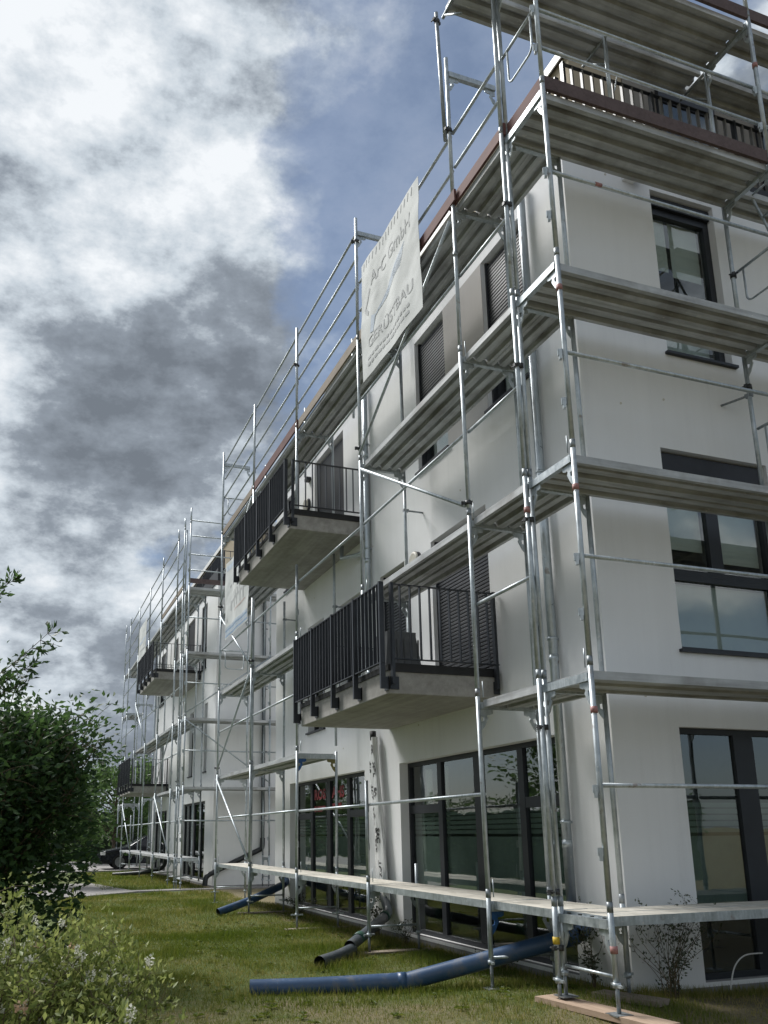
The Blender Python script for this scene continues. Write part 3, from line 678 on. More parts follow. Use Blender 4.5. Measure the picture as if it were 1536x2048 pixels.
    def pin(s, x, y, z): tube_obj('lock_pin', (x, y, z), (x, y, z+0.17), s.root, 0.006)
    def toe(s, a, b, z, h, material, th=0.03):
        a = Vector((a[0], a[1], 0)); b = Vector((b[0], b[1], 0)); L = (b-a).length; ang = math.atan2((b-a).y, (b-a).x)
        me = shared(('toe_board', round(L, 2), h), lambda: MB().box(0, L, -th/2, th/2, 0, h), material)
        link('toe_board', me, s.root, (a.x, a.y, z), (random.uniform(-0.04, 0.04), jit(0.004), ang))
    def end_guard(s, x, y0, y1, z, axis='Y'):
        """bent tube: straight top bar with a U hanging below"""
        P = (lambda t_, zz: (x, t_, zz)) if axis == 'Y' else (lambda t_, zz: (t_, x, zz))
        s_ = 1 if y1 > y0 else -1
        tube_obj('end_guard', P(y0, z), P(y1, z), s.root, 0.017)
        a, b = y0+s_*0.10, y1-s_*0.10; h = 0.45
        pts = [P(a, z)]+[P(a, z-h+0.08)]
        for k in range(1, 5): t_ = k/5*PI/2; pts.append(P(a+s_*0.08*(1-math.cos(t_)), z-h+0.08-0.08*math.sin(t_)))
        pts += [P(a+s_*0.08, z-h), P(b-s_*0.08, z-h)]
        for k in range(1, 5): t_ = k/5*PI/2; pts.append(P(b-s_*0.08+s_*0.08*math.sin(t_), z-h+0.08*(1-math.cos(t_))))
        pts += [P(b, z-h+0.08), P(b, z)]
        MB().tube(pts, 0.012, 8).build('end_guard_loop', 'galvanised', s.root)
    def anchor(s, x, y, z, ang):
        mb = MB(); mb.tube([(0, 0, 0), (0.34, 0, 0)], 0.014, 8); mb.tube([(0.34, 0, 0), (0.36, 0, -0.015), (0.365, 0, -0.05)], 0.008, 6); mb.box(-0.03, 0.05, -0.025, 0.025, -0.02, 0.02)
        link('wall_anchor', shared(('wall_anchor',), lambda: mb, 'galvanised_dark'), s.root, (x, y, z), (0, 0, ang))
    def done(s): adopt(s.root)

PY = [0.0, 1.12, 4.22, 7.30, 10.40, 13.47]
WI = 0.71
# ---- near building, long front
F1 = Scaffold('scaffold', 'galvanised steel scaffold running along the long front of the near white building', (0, 0, 0))
# standards: (index, outer spans, inner spans)
spans = {0: ([(0.30, 12.2)], [(0.30, 9.0)]), 1: ([(0.30, 11.05)], [(0.30, 9.0)]),
         2: ([(0.26, 2.22), (3.47, 11.08)], [(0.26, 1.12), (3.47, 9.0)]),
         3: ([(0.26, 6.22), (6.92, 11.0)], [(0.26, 2.9), (3.0, 6.5), (6.92, 9.0)]),
         4: ([(0.22, 6.42), (6.95, 10.95)], [(0.22, 6.4), (6.95, 9.0)]), 5: ([(0.22, 11.15)], [(0.22, 9.0)])}
for i, (o_, n_) in spans.items():
    for a, b in o_: F1.standard(0.0, PY[i], a, b)
    for a, b in n_: F1.standard(WI, PY[i], a, b)
    F1.jack(0.0, PY[i], 0.30 if i < 2 else 0.24); F1.jack(WI, PY[i], 0.30 if i < 2 else 0.24)
    if i: F1.low_bar(0, PY[i], 0.34, WI, 0)
F1.standard(0.045, PY[4]+0.06, 0.3, 6.4)
trs = {0: [0.9, 2.9, 4.9, 6.9, 8.9], 1: [0.9, 2.9, 4.9, 6.9, 8.9, 10.9], 2: [0.9, 4.9, 6.9, 8.9, 10.9], 3: [0.9, 2.9, 4.9, 8.9], 4: [0.9, 2.9, 4.9, 8.9], 5: [0.9, 2.9, 4.9, 6.9, 8.9, 10.9]}
for i, zs in trs.items():
    for z in zs:
        g0 = 'gusset_blue' if (i, z) in ((1, 0.9), (3, 2.9)) else 'galvanised'
        g1 = 'gusset_olive' if (i, z) == (3, 2.9) else 'galvanised'
        F1.transom(0, PY[i], z, WI, 0, g0, g1)
        if z < 10: F1.pin(0.075, PY[i]+0.02, z)
decks = {0.9: (0, 1, 2, 3, 4), 2.9: (0, 3, 4), 4.9: (0, 1, 3, 4), 6.9: (0, 1, 4), 8.9: (0, 1, 2, 3, 4)}
for z, bays in decks.items():
    for k in bays:
        F1.deck(0, PY[k], z, PY[k+1]-PY[k], 'Y', material='deck_ply' if z < 1 else 'deck_steel')
rails = {1.9: (1, 2, 3, 4), 3.9: (0, 3, 4), 5.9: (0, 1, 2, 3, 4), 7.9: (0, 1, 2, 3, 4), 9.4: (0, 1, 2, 3, 4), 9.9: (0, 1, 2, 3, 4), 10.4: (2, 3, 4), 10.87: (2, 3, 4)}
for z, bays in rails.items():
    for k in bays:
        F1.rail((0.035, PY[k], 0), (0.035, PY[k+1], 0), z)
for i in range(6):
    for lv in LV[:5]:
        for dz in (0.5, 1.0):
            z = lv+dz-0.02
            if any(a < z < b for a, b in spans[i][0]): F1.fitting(0, PY[i]-0.0, z, PI*0.32)
    if i in (2, 3, 4):
        for z in (10.4, 10.88): F1.fitting(0, PY[i], z, PI*0.32)
# diagonals
F1.brace((-0.03, PY[2]-0.1, 6.72), (-0.03, PY[1]+0.02, 5.02)); F1.brace((-0.03, PY[2]-0.06, 6.98), (-0.03, PY[1]+0.05, 8.68))
F1.brace((-0.03, PY[5]-0.05, 2.78), (-0.03, PY[4]+0.05, 1.05)); F1.brace((-0.03, PY[5]-0.08, 3.0), (-0.03, PY[4]+0.1, 4.78))
F1.brace((-0.03, PY[5]-0.05, 6.75), (-0.03, PY[4]+0.05, 5.0)); F1.brace((-0.03, PY[5]-0.05, 7.05), (-0.03, PY[4]+0.05, 8.75))
for (y, z) in ((PY[1], 5.05), (PY[1], 9.95), (PY[2], 7.1), (PY[2], 10.66), (PY[5], 3.05), (PY[5], 7.0), (PY[4], 5.05), (PY[3], 10.2)): F1.coupler(0, y, z, random.uniform(-0.6, 0.6))
# toe boards of the top lift
F1.toe((0.02, -0.03), (0.02, PY[1]+0.1), 8.875, 0.15, 'red_board'); F1.toe((-0.02, PY[1]-0.1), (-0.0, PY[2]-0.35), 8.875, 0.15, 'red_board')
F1.toe((0.02, PY[2]-0.5), (0.02, PY[3]+0.1), 8.875, 0.16, 'grey_board'); F1.toe((0.05, PY[2]+0.2), (0.06, PY[3]-0.9), 9.036, 0.05, 'grey_board')
F1.toe((0.0, PY[3]-0.05), (0.02, PY[4]+0.2), 8.875, 0.17, 'red_board'); F1.toe((0.02, PY[4]+0.1), (0.02, PY[5]), 8.875, 0.15, 'grey_board')
# stub tube clamped to the second standard
tube_obj('extension_tube', (-0.055, PY[1]+0.01, 9.80), (-0.10, PY[1]+0.01, 11.74), F1.root, TR, 'galvanised_dark'); F1.coupler(-0.09, PY[1]+0.01, 11.60, 0.4)
for (y, z) in ((PY[2], 6.2), (PY[3], 5.5), (PY[4], 6.0), (PY[1], 7.0)): F1.anchor(WI, y, z, 0.0)
F1.end_guard(PY[5], 0.03, WI-0.02, 9.9, 'X'); F1.end_guard(PY[5], 0.03, WI-0.02, 7.9, 'X'); F1.end_guard(PY[5]-0.02, 0.03, WI-0.02, 5.9, 'X')
# inner guard posts at the roof edge
for y in (4.6, 6.5, 9.3, 12.4):
    F1.standard(WI+0.12, y, 8.85, 10.45)
    for z in (9.5, 10.0, 10.4): F1.fitting(WI+0.12, y, z, PI*0.3)
for z in (9.55, 10.05): F1.rail((WI+0.14, 4.6, 0), (WI+0.14, 12.4, 0), z)
# marks on the tubes
for (x, y, z, mt) in ((0.0, 0.0, 4.55, 'red_tape'), (0.0, 0.0, 0.62, 'yellow_tape'), (0, PY[1], 8.2, 'galvanised_dark')):
    MB().tube([(x, y, z-0.03), (x, y, z+0.03)], TR+0.006, 12).build('tape_mark', mt, F1.root)
F1.done()

# ---- near building, gable
F2 = Scaffold('scaffold', 'galvanised steel scaffold across the gable end of the near white building', (0.06, -0.69, 0))
GX0, GX1, GX2 = 0.06, 3.06, 6.13; YO, YI = -0.69, 0.0
for gx_, zt in ((GX0, 12.4), (GX1, 12.6), (GX2, 12.6)):
    F2.standard(gx_, YO, 0.36, zt); F2.standard(gx_, YI if gx_ > 1 else -0.002, 0.36, 11.0 if gx_ > 1 else 11.9)
    F2.jack(gx_, YO, 0.36, gh(gx_, YO)+0.055 if gx_ < 1 else None); F2.jack(gx_, YI if gx_ > 1 else -0.002, 0.36, gh(gx_, YI)+0.055 if gx_ < 1 else None)
    for z in LV: F2.transom(gx_, YO, z, 0, YI-YO)
    F2.low_bar(gx_, YO, 0.42, 0, YI-YO)
for z in (0.9, 2.9, 4.9, 6.9, 8.9):
    F2.deck(GX0, YO, z, GX1-GX0, 'X', material='deck_ply' if z < 1 else 'deck_steel')
for z in (0.9, 2.9, 4.9, 6.9): F2.deck(GX1, YO, z, GX2-GX1, 'X', material='deck_ply' if z < 1 else 'deck_steel')
F2.deck(GX1, YO+0.38, 8.9, GX2-GX1, 'X', boards=1)
# top deck, widened inwards on brackets and running past the corner
F2.deck(GX0, YO, 10.9, GX1-GX0, 'X'); F2.deck(-0.43, 0.0, 10.9, GX1+0.43, 'X', boards=1)
F2.deck(-0.43, YO, 10.9, 0.47, 'X', boards=2); F2.deck(GX1, YO+0.02, 10.9, GX2-GX1, 'X', boards=1); F2.deck(GX1, 0.0, 10.9, GX2-GX1, 'X', boards=1)
for x in (-0.40, 1.55, GX1):
    tube_obj('deck_bracket', (x, -0.02, 10.79), (x, 0.44, 10.79), F2.root, 0.02, 'galvanised_dark'); tube_obj('deck_bracket', (x, 0.40, 10.79), (x, 0.02, 10.40), F2.root, 0.014, 'galvanised_dark')
F2.standard(1.55, 0.02, 9.9, 10.82)
tube_obj('deck_bracket', (1.62, 0.02, 10.05), (1.95, 0.30, 10.70), F2.root, 0.008)
F2.toe((GX0, YO+0.02), (GX1+0.02, YO+0.02), 8.868, 0.155, 'brown_board', 0.035); F2.toe((0.9, YO+0.0), (GX1+0.02, YO+0.0), 10.868, 0.155, 'brown_board', 0.035); F2.toe((GX1, YO+0.0), (GX2, YO+0.0), 10.868, 0.155, 'brown_board', 0.035)
F2.toe((GX0+0.02, 0.0), (GX0+0.02, YO), 8.868, 0.155, 'red_board', 0.035)
for z in (1.9, 3.9, 5.9, 7.9, 9.4, 9.9, 11.4, 11.9):
    F2.rail((GX0, YO+0.035, 0), (GX1, YO+0.035, 0), z); F2.rail((GX1, YO+0.035, 0), (GX2, YO+0.035, 0), z)
for gx_ in (GX0, GX1):
    for lv in LV[:5]:
        for dz in (0.5, 1.0): F2.fitting(gx_, YO, lv+dz-0.03, PI*0.85)
F2.end_guard(GX0, -0.02, YO+0.02, 9.9); F2.end_guard(GX1+0.03, -0.02, YO+0.02, 7.9); F2.end_guard(GX1+0.03, -0.02, YO+0.02, 5.9)
for z in (1.02, 2.45, 4.45, 6.1, 8.0): F2.coupler(0.03, 0.0, z, 0.1)
F2.coupler(0.03, 0.0, 0.56, 0.1); F2.coupler(GX1, 0.0, 7.86, 0.8); F2.coupler(GX1, 0.0, 6.42, 0.3)
F2.anchor(GX1, 0.0, 6.32, PI*0.62)
for z in (2.9, 4.9): F2.pin(GX0+0.02, YO+0.1, z); F2.pin(GX0+0.02, YO+0.1, z)
for (x, y, z, mt) in ((GX0, YO, 4.52, 'red_tape'), (GX0, YO, 6.55, 'red_tape'), (GX0, YO, 2.52, 'red_tape'), (GX1, YO, 10.2, 'red_tape'), (GX0, YO, 0.62, 'red_tape')):
    MB().tube([(x, y, z-0.028), (x, y, z+0.028)], TR+0.006, 12).build('tape_mark', mt, F2.root)
MB().tube([(0.62, YO+0.035, 7.9), (0.70, YO+0.035, 7.9)], 0.0225, 10).build('tape_mark', 'red_tape', F2.root)
# inner post of the front scaffold's first frame stands at the corner
F2.done()
# ---- timber sole boards under the corner
for k, (a, b, wd, lab) in enumerate((((0.0, 0.22), (0.16, -1.12), 0.24, 'weathered pale timber board lying under the corner base plates'), ((0.50, 0.16), (0.72, -0.42), 0.2, 'short grey timber board under the inner corner base plates'))):
    A = Vector((*a, 0)); B_ = Vector((*b, 0)); d = (B_-A); L = d.length; ang = math.atan2(d.y, d.x); mz = gh((a[0]+b[0])/2, (a[1]+b[1])/2)
    o = link('timber_board', MB().box(0, L, -wd/2, wd/2, 0, 0.045).mesh('timber_board', 'pale_plank' if k == 0 else 'grey_board'), None, (a[0], a[1], mz+0.004), (0, 0, ang)); tag(o, lab, 'board')
for i in (2, 3, 4):
    o = link('timber_board', MB().box(-0.2, 0.95, -0.09, 0.09, 0, 0.035).mesh('timber_board', 'grey_board'), None, (0, PY[i], gh(0.3, PY[i])-0.006))
    tag(o, ('timber board under the scaffold foot beside the dark grey drain pipe', 'timber board under the scaffold foot with the blue gusset above it', 'timber board under the scaffold foot beside the sloping dark blue pipe')[i-2], 'board')

# ---- far building scaffolds
Q0 = 18.9
F3 = Scaffold('scaffold', 'distant galvanised scaffold along the long front of the far building', (0, Q0, 0))
QY = [Q0+p for p in PY]+[Q0+15.2]
for i, y in enumerate(QY):
    gaps = {2: None}
    sp = [(0.2, 11.3)]
    if i == 2: sp = [(0.2, 6.2), (6.9, 11.3)]
    if i in (3,): sp = [(0.2, 11.0)]
    if i == 4: sp = [(0.2, 2.3), (3.5, 11.0)]
    for a, b in sp: F3.standard(0, y, a, b)
    F3.standard(0.71, y, 0.2, 9.0) if i not in (2, 4) else F3.standard(0.71, y, 0.2, 2.9)
    F3.jack(0, y, 0.2); F3.low_bar(0, y, 0.3, 0.71, 0)
    for z in LV[:5]:
        if (i, z) not in ((2, 6.9), (4, 2.9)): F3.transom(0, y, z, 0.71, 0)
    for lv in LV[:5]:
        for dz in (0.5, 1.0): F3.fitting(0, y, lv+dz, PI*0.32)
dk = {0.9: (0, 1, 2, 3, 4, 5), 2.9: (0, 1, 5), 4.9: (0, 1, 2, 3), 6.9: (0, 5), 8.9: (0, 1, 2, 3, 4, 5)}
for z, bays in dk.items():
    for k in bays: F3.deck(0, QY[k], z, QY[k+1]-QY[k], 'Y')
for z, bays in {1.9: (0, 1, 2, 3, 4, 5), 3.9: (0, 1, 5), 5.9: (0, 1, 2, 3, 4, 5), 7.9: (0, 4, 5), 9.4: (0, 1, 2, 3, 4, 5), 9.9: (0, 1, 2, 3, 4, 5), 10.5: (0, 1, 2, 3, 4, 5), 11.0: (1, 2, 3, 4)}.items():
    for k in bays: F3.rail((0.035, QY[k], 0), (0.035, QY[k+1], 0), z)
for (a, b, z0, z1) in ((1, 2, 1.0, 2.8), (2, 1, 3.0, 4.8), (3, 4, 5.0, 6.8), (4, 5, 1.0, 2.8), (5, 4, 3.0, 4.8)): F3.brace((-0.03, QY[a], z0), (-0.03, QY[b], z1))
F3.toe((0.02, QY[0]), (0.02, QY[2]), 8.98, 0.15, 'grey_board')
F3.done()
F4 = Scaffold('scaffold', 'distant galvanised scaffold across the gable of the far building, inside the gap', (0.06, Q0-0.69, 0))
HX = [0.06, 2.63, 5.2]
for k, x in enumerate(HX):
    F4.standard(x, Q0-0.69, 0.2, 11.4 if k == 0 else 10.2); F4.standard(x, Q0-0.02, 0.2, 10.9 if k == 0 else 9.1)
    F4.jack(x, Q0-0.69, 0.2); F4.jack(x, Q0-0.02, 0.2); F4.low_bar(x, Q0-0.69, 0.3, 0, 0.67)
    for z in LV[:5]: F4.transom(x, Q0-0.69, z, 0, 0.67)
    for lv in LV[:5]:
        for dz in (0.5, 1.0): F4.fitting(x, Q0-0.69, lv+dz, PI*0.85)
for z in (2.9, 4.9, 6.9, 8.9):
    F4.deck(HX[0], Q0-0.69, z, 2.57, 'X'); F4.deck(HX[1], Q0-0.69, z, 2.57, 'X')
for z in (1.9, 3.9, 5.9, 7.9, 9.4, 9.9, 10.5, 11.0):
    F4.rail((HX[0], Q0-0.66, 0), (HX[1], Q0-0.66, 0), z)
    if z < 10: F4.rail((HX[1], Q0-0.66, 0), (HX[2], Q0-0.66, 0), z)
F4.toe((HX[0], Q0-0.67), (HX[1], Q0-0.67), 8.98, 0.15, 'brown_board')
F4.brace((HX[0], Q0-0.71, 5.0), (HX[1], Q0-0.71, 6.8)); F4.brace((HX[0], Q0-0.71, 4.8), (HX[1], Q0-0.71, 3.0))
for z in (1.0, 4.4, 6.5): F4.end_guard(HX[0], Q0-0.04, Q0-0.67, z+1.0)
F4.done()
# ladder in the second gable bay
LD = thing('ladder', 'galvanised access ladder leaning in the gable scaffold beside the upper window', 'ladder', (4.2, -0.45, 6.9))
for y in (-0.60, -0.24): tube_obj('ladder_rail', (3.16, y, 8.98), (4.2, y, 6.92), LD, 0.017)
for k in range(8):
    f_ = (k+0.6)/8; tube_obj('rung', (3.16+1.04*f_, -0.60, 8.98-2.06*f_), (3.16+1.04*f_, -0.24, 8.98-2.06*f_), LD, 0.013)
adopt(LD)

# ---------------------------------------------------------------- lettering
def text_mesh(s, size, sx=1.0, bold=0.0):
    c = bpy.data.curves.new('lettering', 'FONT'); c.body = s; c.size = size; c.offset = bold; c.align_x = 'LEFT'; c.resolution_u = 3
    o = bpy.data.objects.new('lettering', c); COL.objects.link(o); bpy.context.view_layer.update()
    me = bpy.data.meshes.new_from_object(o.evaluated_get(bpy.context.evaluated_depsgraph_get()))
    bpy.data.objects.remove(o); bpy.data.curves.remove(c)
    for v in me.vertices: v.co.x *= sx
    return me
def place_text(me, fn, material, parent):
    """bend flat letters through fn(u,v) -> world point"""
    for v in me.vertices: v.co = Vector(fn(v.co.x, v.co.y))
    me.materials.clear(); me.materials.append(MATS[material])
    return link('lettering', me, parent)
def width(me): xs = [v.co.x for v in me.vertices]; return max(xs)-min(xs)

def banner(label, y_near, y_far, z0, z1, x, seed, name='scaffold_banner'):
    root = thing(name, label, 'banner', (x, (y_near+y_far)/2, z0))
    Wd, Ht = y_far-y_near, z1-z0
    def wave(u, v):     # u from the far edge (left in the picture), v up
        a = u/Wd; e = v/Ht
        crease = 0.05*abs(((a*1.1+e*0.8+seed*0.3) % 0.62)-0.31)+0.04*abs(((a*0.9-e*1.3+seed) % 0.5)-0.25)
        return (0.016*math.sin(9*a+seed)+0.012*math.sin(17*a+3*e+seed*2)+crease+0.006*mnoise.noise(Vector((a*14, e*14, seed))))*(0.4+0.6*math.sin(PI*min(1, max(0, e))))
    def pt(u, v, off=0.0): return (x-wave(u, v)-off-0.01, y_far-u, z0+v-0.02*math.sin(PI*u/Wd)*(v/Ht))
    mb = MB(); nu, nv = 40, 40
    for off in (0.0, -0.003):
        for j in range(nv+1):
            for i in range(nu+1): mb.v.append(pt(Wd*i/nu, Ht*j/nv, off))
    n1 = (nu+1)*(nv+1)
    for l in (0, 1):
        for j in range(nv):
            for i in range(nu):
                a = l*n1+j*(nu+1)+i; mb.f.append((a, a+1, a+nu+2, a+nu+1)); mb.sm.append(True)
    mb.build('cloth', 'banner_cloth', root)
    return root, pt, Wd, Ht
def patch(parent, pt, poly, material, name='print', sub=10):
    """printed strip: poly = (u0,v0,u1,v1,thickness) line, or rectangle"""
    u0, v0, u1, v1, th = poly; d = Vector((u1-u0, v1-v0)); L = d.length; n = Vector((-d.y, d.x))/L*th/2
    mb = MB(); k = max(2, int(L*sub))
    for i in range(k+1):
        c = Vector((u0, v0))+d*i/k
        mb.v.append(pt(c.x+n.x, c.y+n.y, 0.004)); mb.v.append(pt(c.x-n.x, c.y-n.y, 0.004))
    for i in range(k): mb.f.append((2*i, 2*i+1, 2*i+3, 2*i+2)); mb.sm.append(True)
    return mb.build(name, material, parent)
bn, pt, bw, bh = banner('large white scaffold banner reading GERÜSTBAU on the near building', 1.90, 3.87, 7.98, 9.93, -0.045, 1.0)
me = text_mesh('GERÜSTBAU', 0.30, 1.0, 0.004); s_ = 1.50/width(me)
place_text(me, lambda u, v: pt(0.22+u*s_, 0.42+v*0.8, 0.004), 'banner_ink', bn)
me = text_mesh('ArC GmbH', 0.34, 1.0, 0.003); s_ = 1.35/width(me)
place_text(me, lambda u, v: pt(0.38+u*s_, 1.38+v*0.9, 0.004), 'banner_ink', bn)
for k, (z, n_) in enumerate(((0.27, 14), (0.17, 16))):
    u = 0.2
    while u < 1.62:
        l_ = random.uniform(0.05, 0.13); patch(bn, pt, (u, z, min(u+l_, 1.66), z, 0.045), 'banner_ink', 'small_print'); u += l_+0.03
patch(bn, pt, (0.12, 1.10, 0.34, 1.36, 0.06), 'banner_ink'); patch(bn, pt, (0.14, 1.10, 0.27, 0.98, 0.07), 'banner_ink')
for k in range(9):
    a = 0.45+k*0.045; patch(bn, pt, (a, 0.80+k*0.02, a+0.95-k*0.03, 1.02+k*0.035, 0.013), 'banner_blue')
patch(bn, pt, (0.36, 0.62, 0.44, 0.86, 0.13), 'banner_blue')
for k in range(16): patch(bn, pt, (0.1+k*0.112, 1.80, 0.12+k*0.112, 1.92, 0.02), 'banner_ink')  # folds of the ruffled top edge painted on as short darker strokes
adopt(bn)
bn, pt, bw, bh = banner('pale scaffold banner with blue stripes, hanging below the upper balcony', 10.58, 12.68, 5.98, 7.86, -0.045, 2.3)
for k, z in enumerate((0.06, 0.13, 0.19, 0.25)): patch(bn, pt, (0.03, z, bw-0.03, z, 0.045), 'banner_strong_blue' if k % 2 == 0 else 'banner_blue')
patch(bn, pt, (0.5, 0.80, bw-0.1, 0.86, 0.06), 'banner_ink')
for k in range(5): patch(bn, pt, (0.55+k*0.30, 0.60, 0.55+k*0.30, 0.83, 0.09), 'banner_ink'); patch(bn, pt, (0.85+k*0.2, 0.86, 0.80+k*0.2, 1.0, 0.05), 'banner_ink')
patch(bn, pt, (0.9, 0.52, bw-0.2, 0.55, 0.03), 'banner_pink'); patch(bn, pt, (0.1, 1.72, bw-0.1, 1.72, 0.12), 'banner_blue'); patch(bn, pt, (0.12, 0.42, 0.26, 0.44, 0.10), 'banner_ink')
for k in range(6): patch(bn, pt, (0.4+0.2*k, 1.2+0.03*k, 0.5+0.2*k, 1.24+0.03*k, 0.06), 'banner_ink')
adopt(bn)
bn, pt, bw, bh = banner('small pale banner on the top lift of the distant scaffold', Q0+7.6, Q0+9.9, 8.3, 9.9, -0.045, 4.0)
patch(bn, pt, (0.4, 0.8, bw-0.4, 0.9, 0.1), 'banner_blue'); patch(bn, pt, (0.5, 0.5, bw-0.5, 0.5, 0.06), 'banner_ink'); adopt(bn)

# red lettering in the second ground-floor window (inside the glass)
rt = thing('window_lettering', 'red lettering on the glass of the second ground-floor window', 'lettering', (1.1665, 9.0, 2.0))
for s_, u0, z, h in (('ROS', 9.80, 2.18, 0.26), ('AHS', 8.76, 2.18, 0.28), ('HIIS', 9.78, 1.95, 0.12), ('IIL', 8.74, 1.97, 0.13)):
    me = text_mesh(s_, h, 1.0, 0.012); k = 0.66/width(me); place_text(me, lambda u, v: (1.1665, u0-u*k, z+v), 'red_letter', rt)
adopt(rt)

# ---------------------------------------------------------------- pipes on the ground
def bez(pts, n=8):
    out = []
    P_ = [Vector(p) for p in pts]
    for i in range(len(P_)-1):
        a = P_[max(0, i-1)]; b = P_[i]; c = P_[i+1]; d = P_[min(len(P_)-1, i+2)]
        for k in range(n):
            t_ = k/n; out.append(0.5*((2*b)+(c-a)*t_+(2*a-5*b+4*c-d)*t_*t_+(3*b-a-3*c+d)*t_**3))
    out.append(P_[-1]); return out
def pipe(name, label, segs, r, material, sleeves=(), tape=(), open_end=True):
    root = thing(name, label, 'drain pipe', tuple(segs[0][0]))
    for k, s_ in enumerate(segs):
        pts = [Vector(p) for p in s_]
        mb = MB(); mb.tube(pts, r, 18, caps=False); inner = MB().tube(pts[:3] if len(pts) > 2 else pts, r*0.88, 18, caps=False)
        # ring between outer and inner wall at the open end
        o = mb.build('pipe_length', material, root)
        inner.build('pipe_bore', 'black_pvc', root)
    for (a, b, rr, mt) in sleeves: MB().tube([a, b], rr, 18).build('sleeve', mt, root)
    adopt(root); return root
r1 = 0.084
g1 = (-2.15, 2.10, 0.055); g2 = (-0.66, 1.62, 0.10); g3 = (0.84, 0.87, 0.545)
dv = (Vector(g3)-Vector(g2)); e1 = Vector(g2)+dv*0.03
up = bez([g3, (0.915, 0.90, 0.60), (0.925, 1.0, 0.67), (0.925, 1.06, 0.80)], 6)
pipe('drain_pipe', 'long blue plastic drain pipe running from the corner downpipe across the grass', [bez([g1, (-1.5, 1.90, 0.065), g2], 8), bez([g2, (0.1, 1.24, 0.32), g3], 8), up], r1, 'blue_pvc',
     [(Vector(g2)-Vector((0.10, -0.034, 0.004)), Vector(g2)-Vector((0.02, -0.007, 0.001)), r1+0.0035, 'blue_pvc'), (Vector(g3)-dv.normalized()*0.16, Vector(g3)-dv.normalized()*0.02, r1+0.008, 'blue_pvc'), ((0.925, 1.06, 0.74), (0.925, 1.06, 0.82), r1+0.006, 'blue_pvc')])
h1 = (-1.0, 3.32, 0.075); h2 = (-0.28, 4.12, 0.09); h3 = (-0.32, 4.10, 0.13); h4 = (0.82, 5.50, 0.36)
pipe('drain_pipe', 'short dark grey drain pipe with green tape, open end on the grass', [bez([h1, (-0.6, 3.75, 0.075), h2], 6), bez([h3, (0.2, 4.75, 0.22), h4], 8), bez([h4, (0.88, 5.62, 0.42), (0.90, 5.80, 0.62)], 6)], 0.072, 'grey_pvc',
     [((-0.10, 4.383, 0.172), (-0.02, 4.478, 0.189), 0.078, 'green_tape'), ((0.70, 5.35, 0.336), (0.76, 5.421, 0.350), 0.079, 'green_tape')])
pipe('drain_pipe', 'dark blue drain pipe sloping from the second pier down to the lawn', [bez([(-0.62, 10.35, 0.06), (0.1, 10.55, 0.26), (0.85, 10.9, 0.50)], 8), bez([(0.85, 10.9, 0.50), (0.93, 11.0, 0.56), (0.94, 11.2, 0.8)], 5)], 0.075, 'blue_pvc')
pipe('drain_pipe', 'black drain pipe slanting across the gable of the far building', [bez([(0.92, Y2-0.10, 0.06), (0.95, Y2-0.1, 0.28), (1.05, Y2-0.1, 0.38)], 4), bez([(1.05, Y2-0.1, 0.38), (1.78, Y2-0.1, 0.71), (2.55, Y2-0.1, 1.05)], 5), bez([(2.55, Y2-0.1, 1.05), (2.64, Y2-0.09, 1.12), (2.66, Y2-0.08, 1.4)], 4)], 0.075, 'black_pvc')
pipe('drain_pipe', 'pale grey drain pipe lying on the grass before the far building', [bez([(-0.75, 28.0, 0.05), (0.2, 27.5, 0.12), (0.9, 27.2, 0.25)], 6), bez([(0.9, 27.2, 0.25), (1.05, 27.1, 0.4), (1.07, 27.0, 0.7)], 4)], 0.075, 'black_pvc')

# film-wrapped downpipe on the pier, printed lettering
fp = thing('film_tube', 'printed clear plastic film tube hanging down the pier as a drain', 'plastic tube', (0.88, 5.9, 0.4))
def fc(z): return Vector((0.90+0.01*math.sin(z*2.1), 5.80+0.27*(z-0.4)/2.7, z))
def fr_(z, a): return (0.095-0.012*(z-0.4)+0.010*math.sin(5*a+z*3)+0.008*math.sin(3*a-z*5)+0.006*math.sin(11*a+2*z))
mb = MB(); nz, na = 60, 28
for j in range(nz+1):
    z = 0.42+(3.02-0.42)*j/nz
    for i in range(na):
        a = 2*PI*i/na; c = fc(z); r_ = fr_(z, a); mb.v.append((c.x+r_*0.66*math.cos(a), c.y+r_*1.75*math.sin(a), z))
for j in range(nz):
    for i in range(na): mb.f.append((j*na+i, j*na+(i+1) % na, (j+1)*na+(i+1) % na, (j+1)*na+i)); mb.sm.append(True)
mb.build('film', 'plastic_film', fp)
MB().tube([(0.90, 6.08, 2.98), (0.90, 6.09, 3.12)], 0.052, 14).build('outlet_stub', 'black_membrane', fp)
def film_pt(zc, dy):
    c = fc(zc); a = PI+dy/0.13; r_ = fr_(zc, a)+0.005; return (c.x+r_*0.66*math.cos(a), c.y+r_*1.75*math.sin(a), zc)
for z0, dy, h, s_ in ((2.90, 0.02, 0.075, 'CK'), (2.66, -0.07, 0.06, 'LSAC'), (2.62, 0.045, 0.08, 'MÜL'), (2.27, -0.055, 0.08, 'ACK'), (2.22, 0.05, 0.085, 'SA'), (1.93, -0.05, 0.085, 'MÜLL'), (1.60, 0.045, 0.085, 'SAC'), (1.45, -0.05, 0.085, 'MÜL'), (1.12, 0.03, 0.085, 'ACK'), (0.80, -0.03, 0.085, 'SA')):
    me = text_mesh(s_, h*1.25, 1.0, 0.006)
    place_text(me, lambda u, v: film_pt(z0-u*1.15, dy+v-0.03), 'film_print', fp)
adopt(fp)

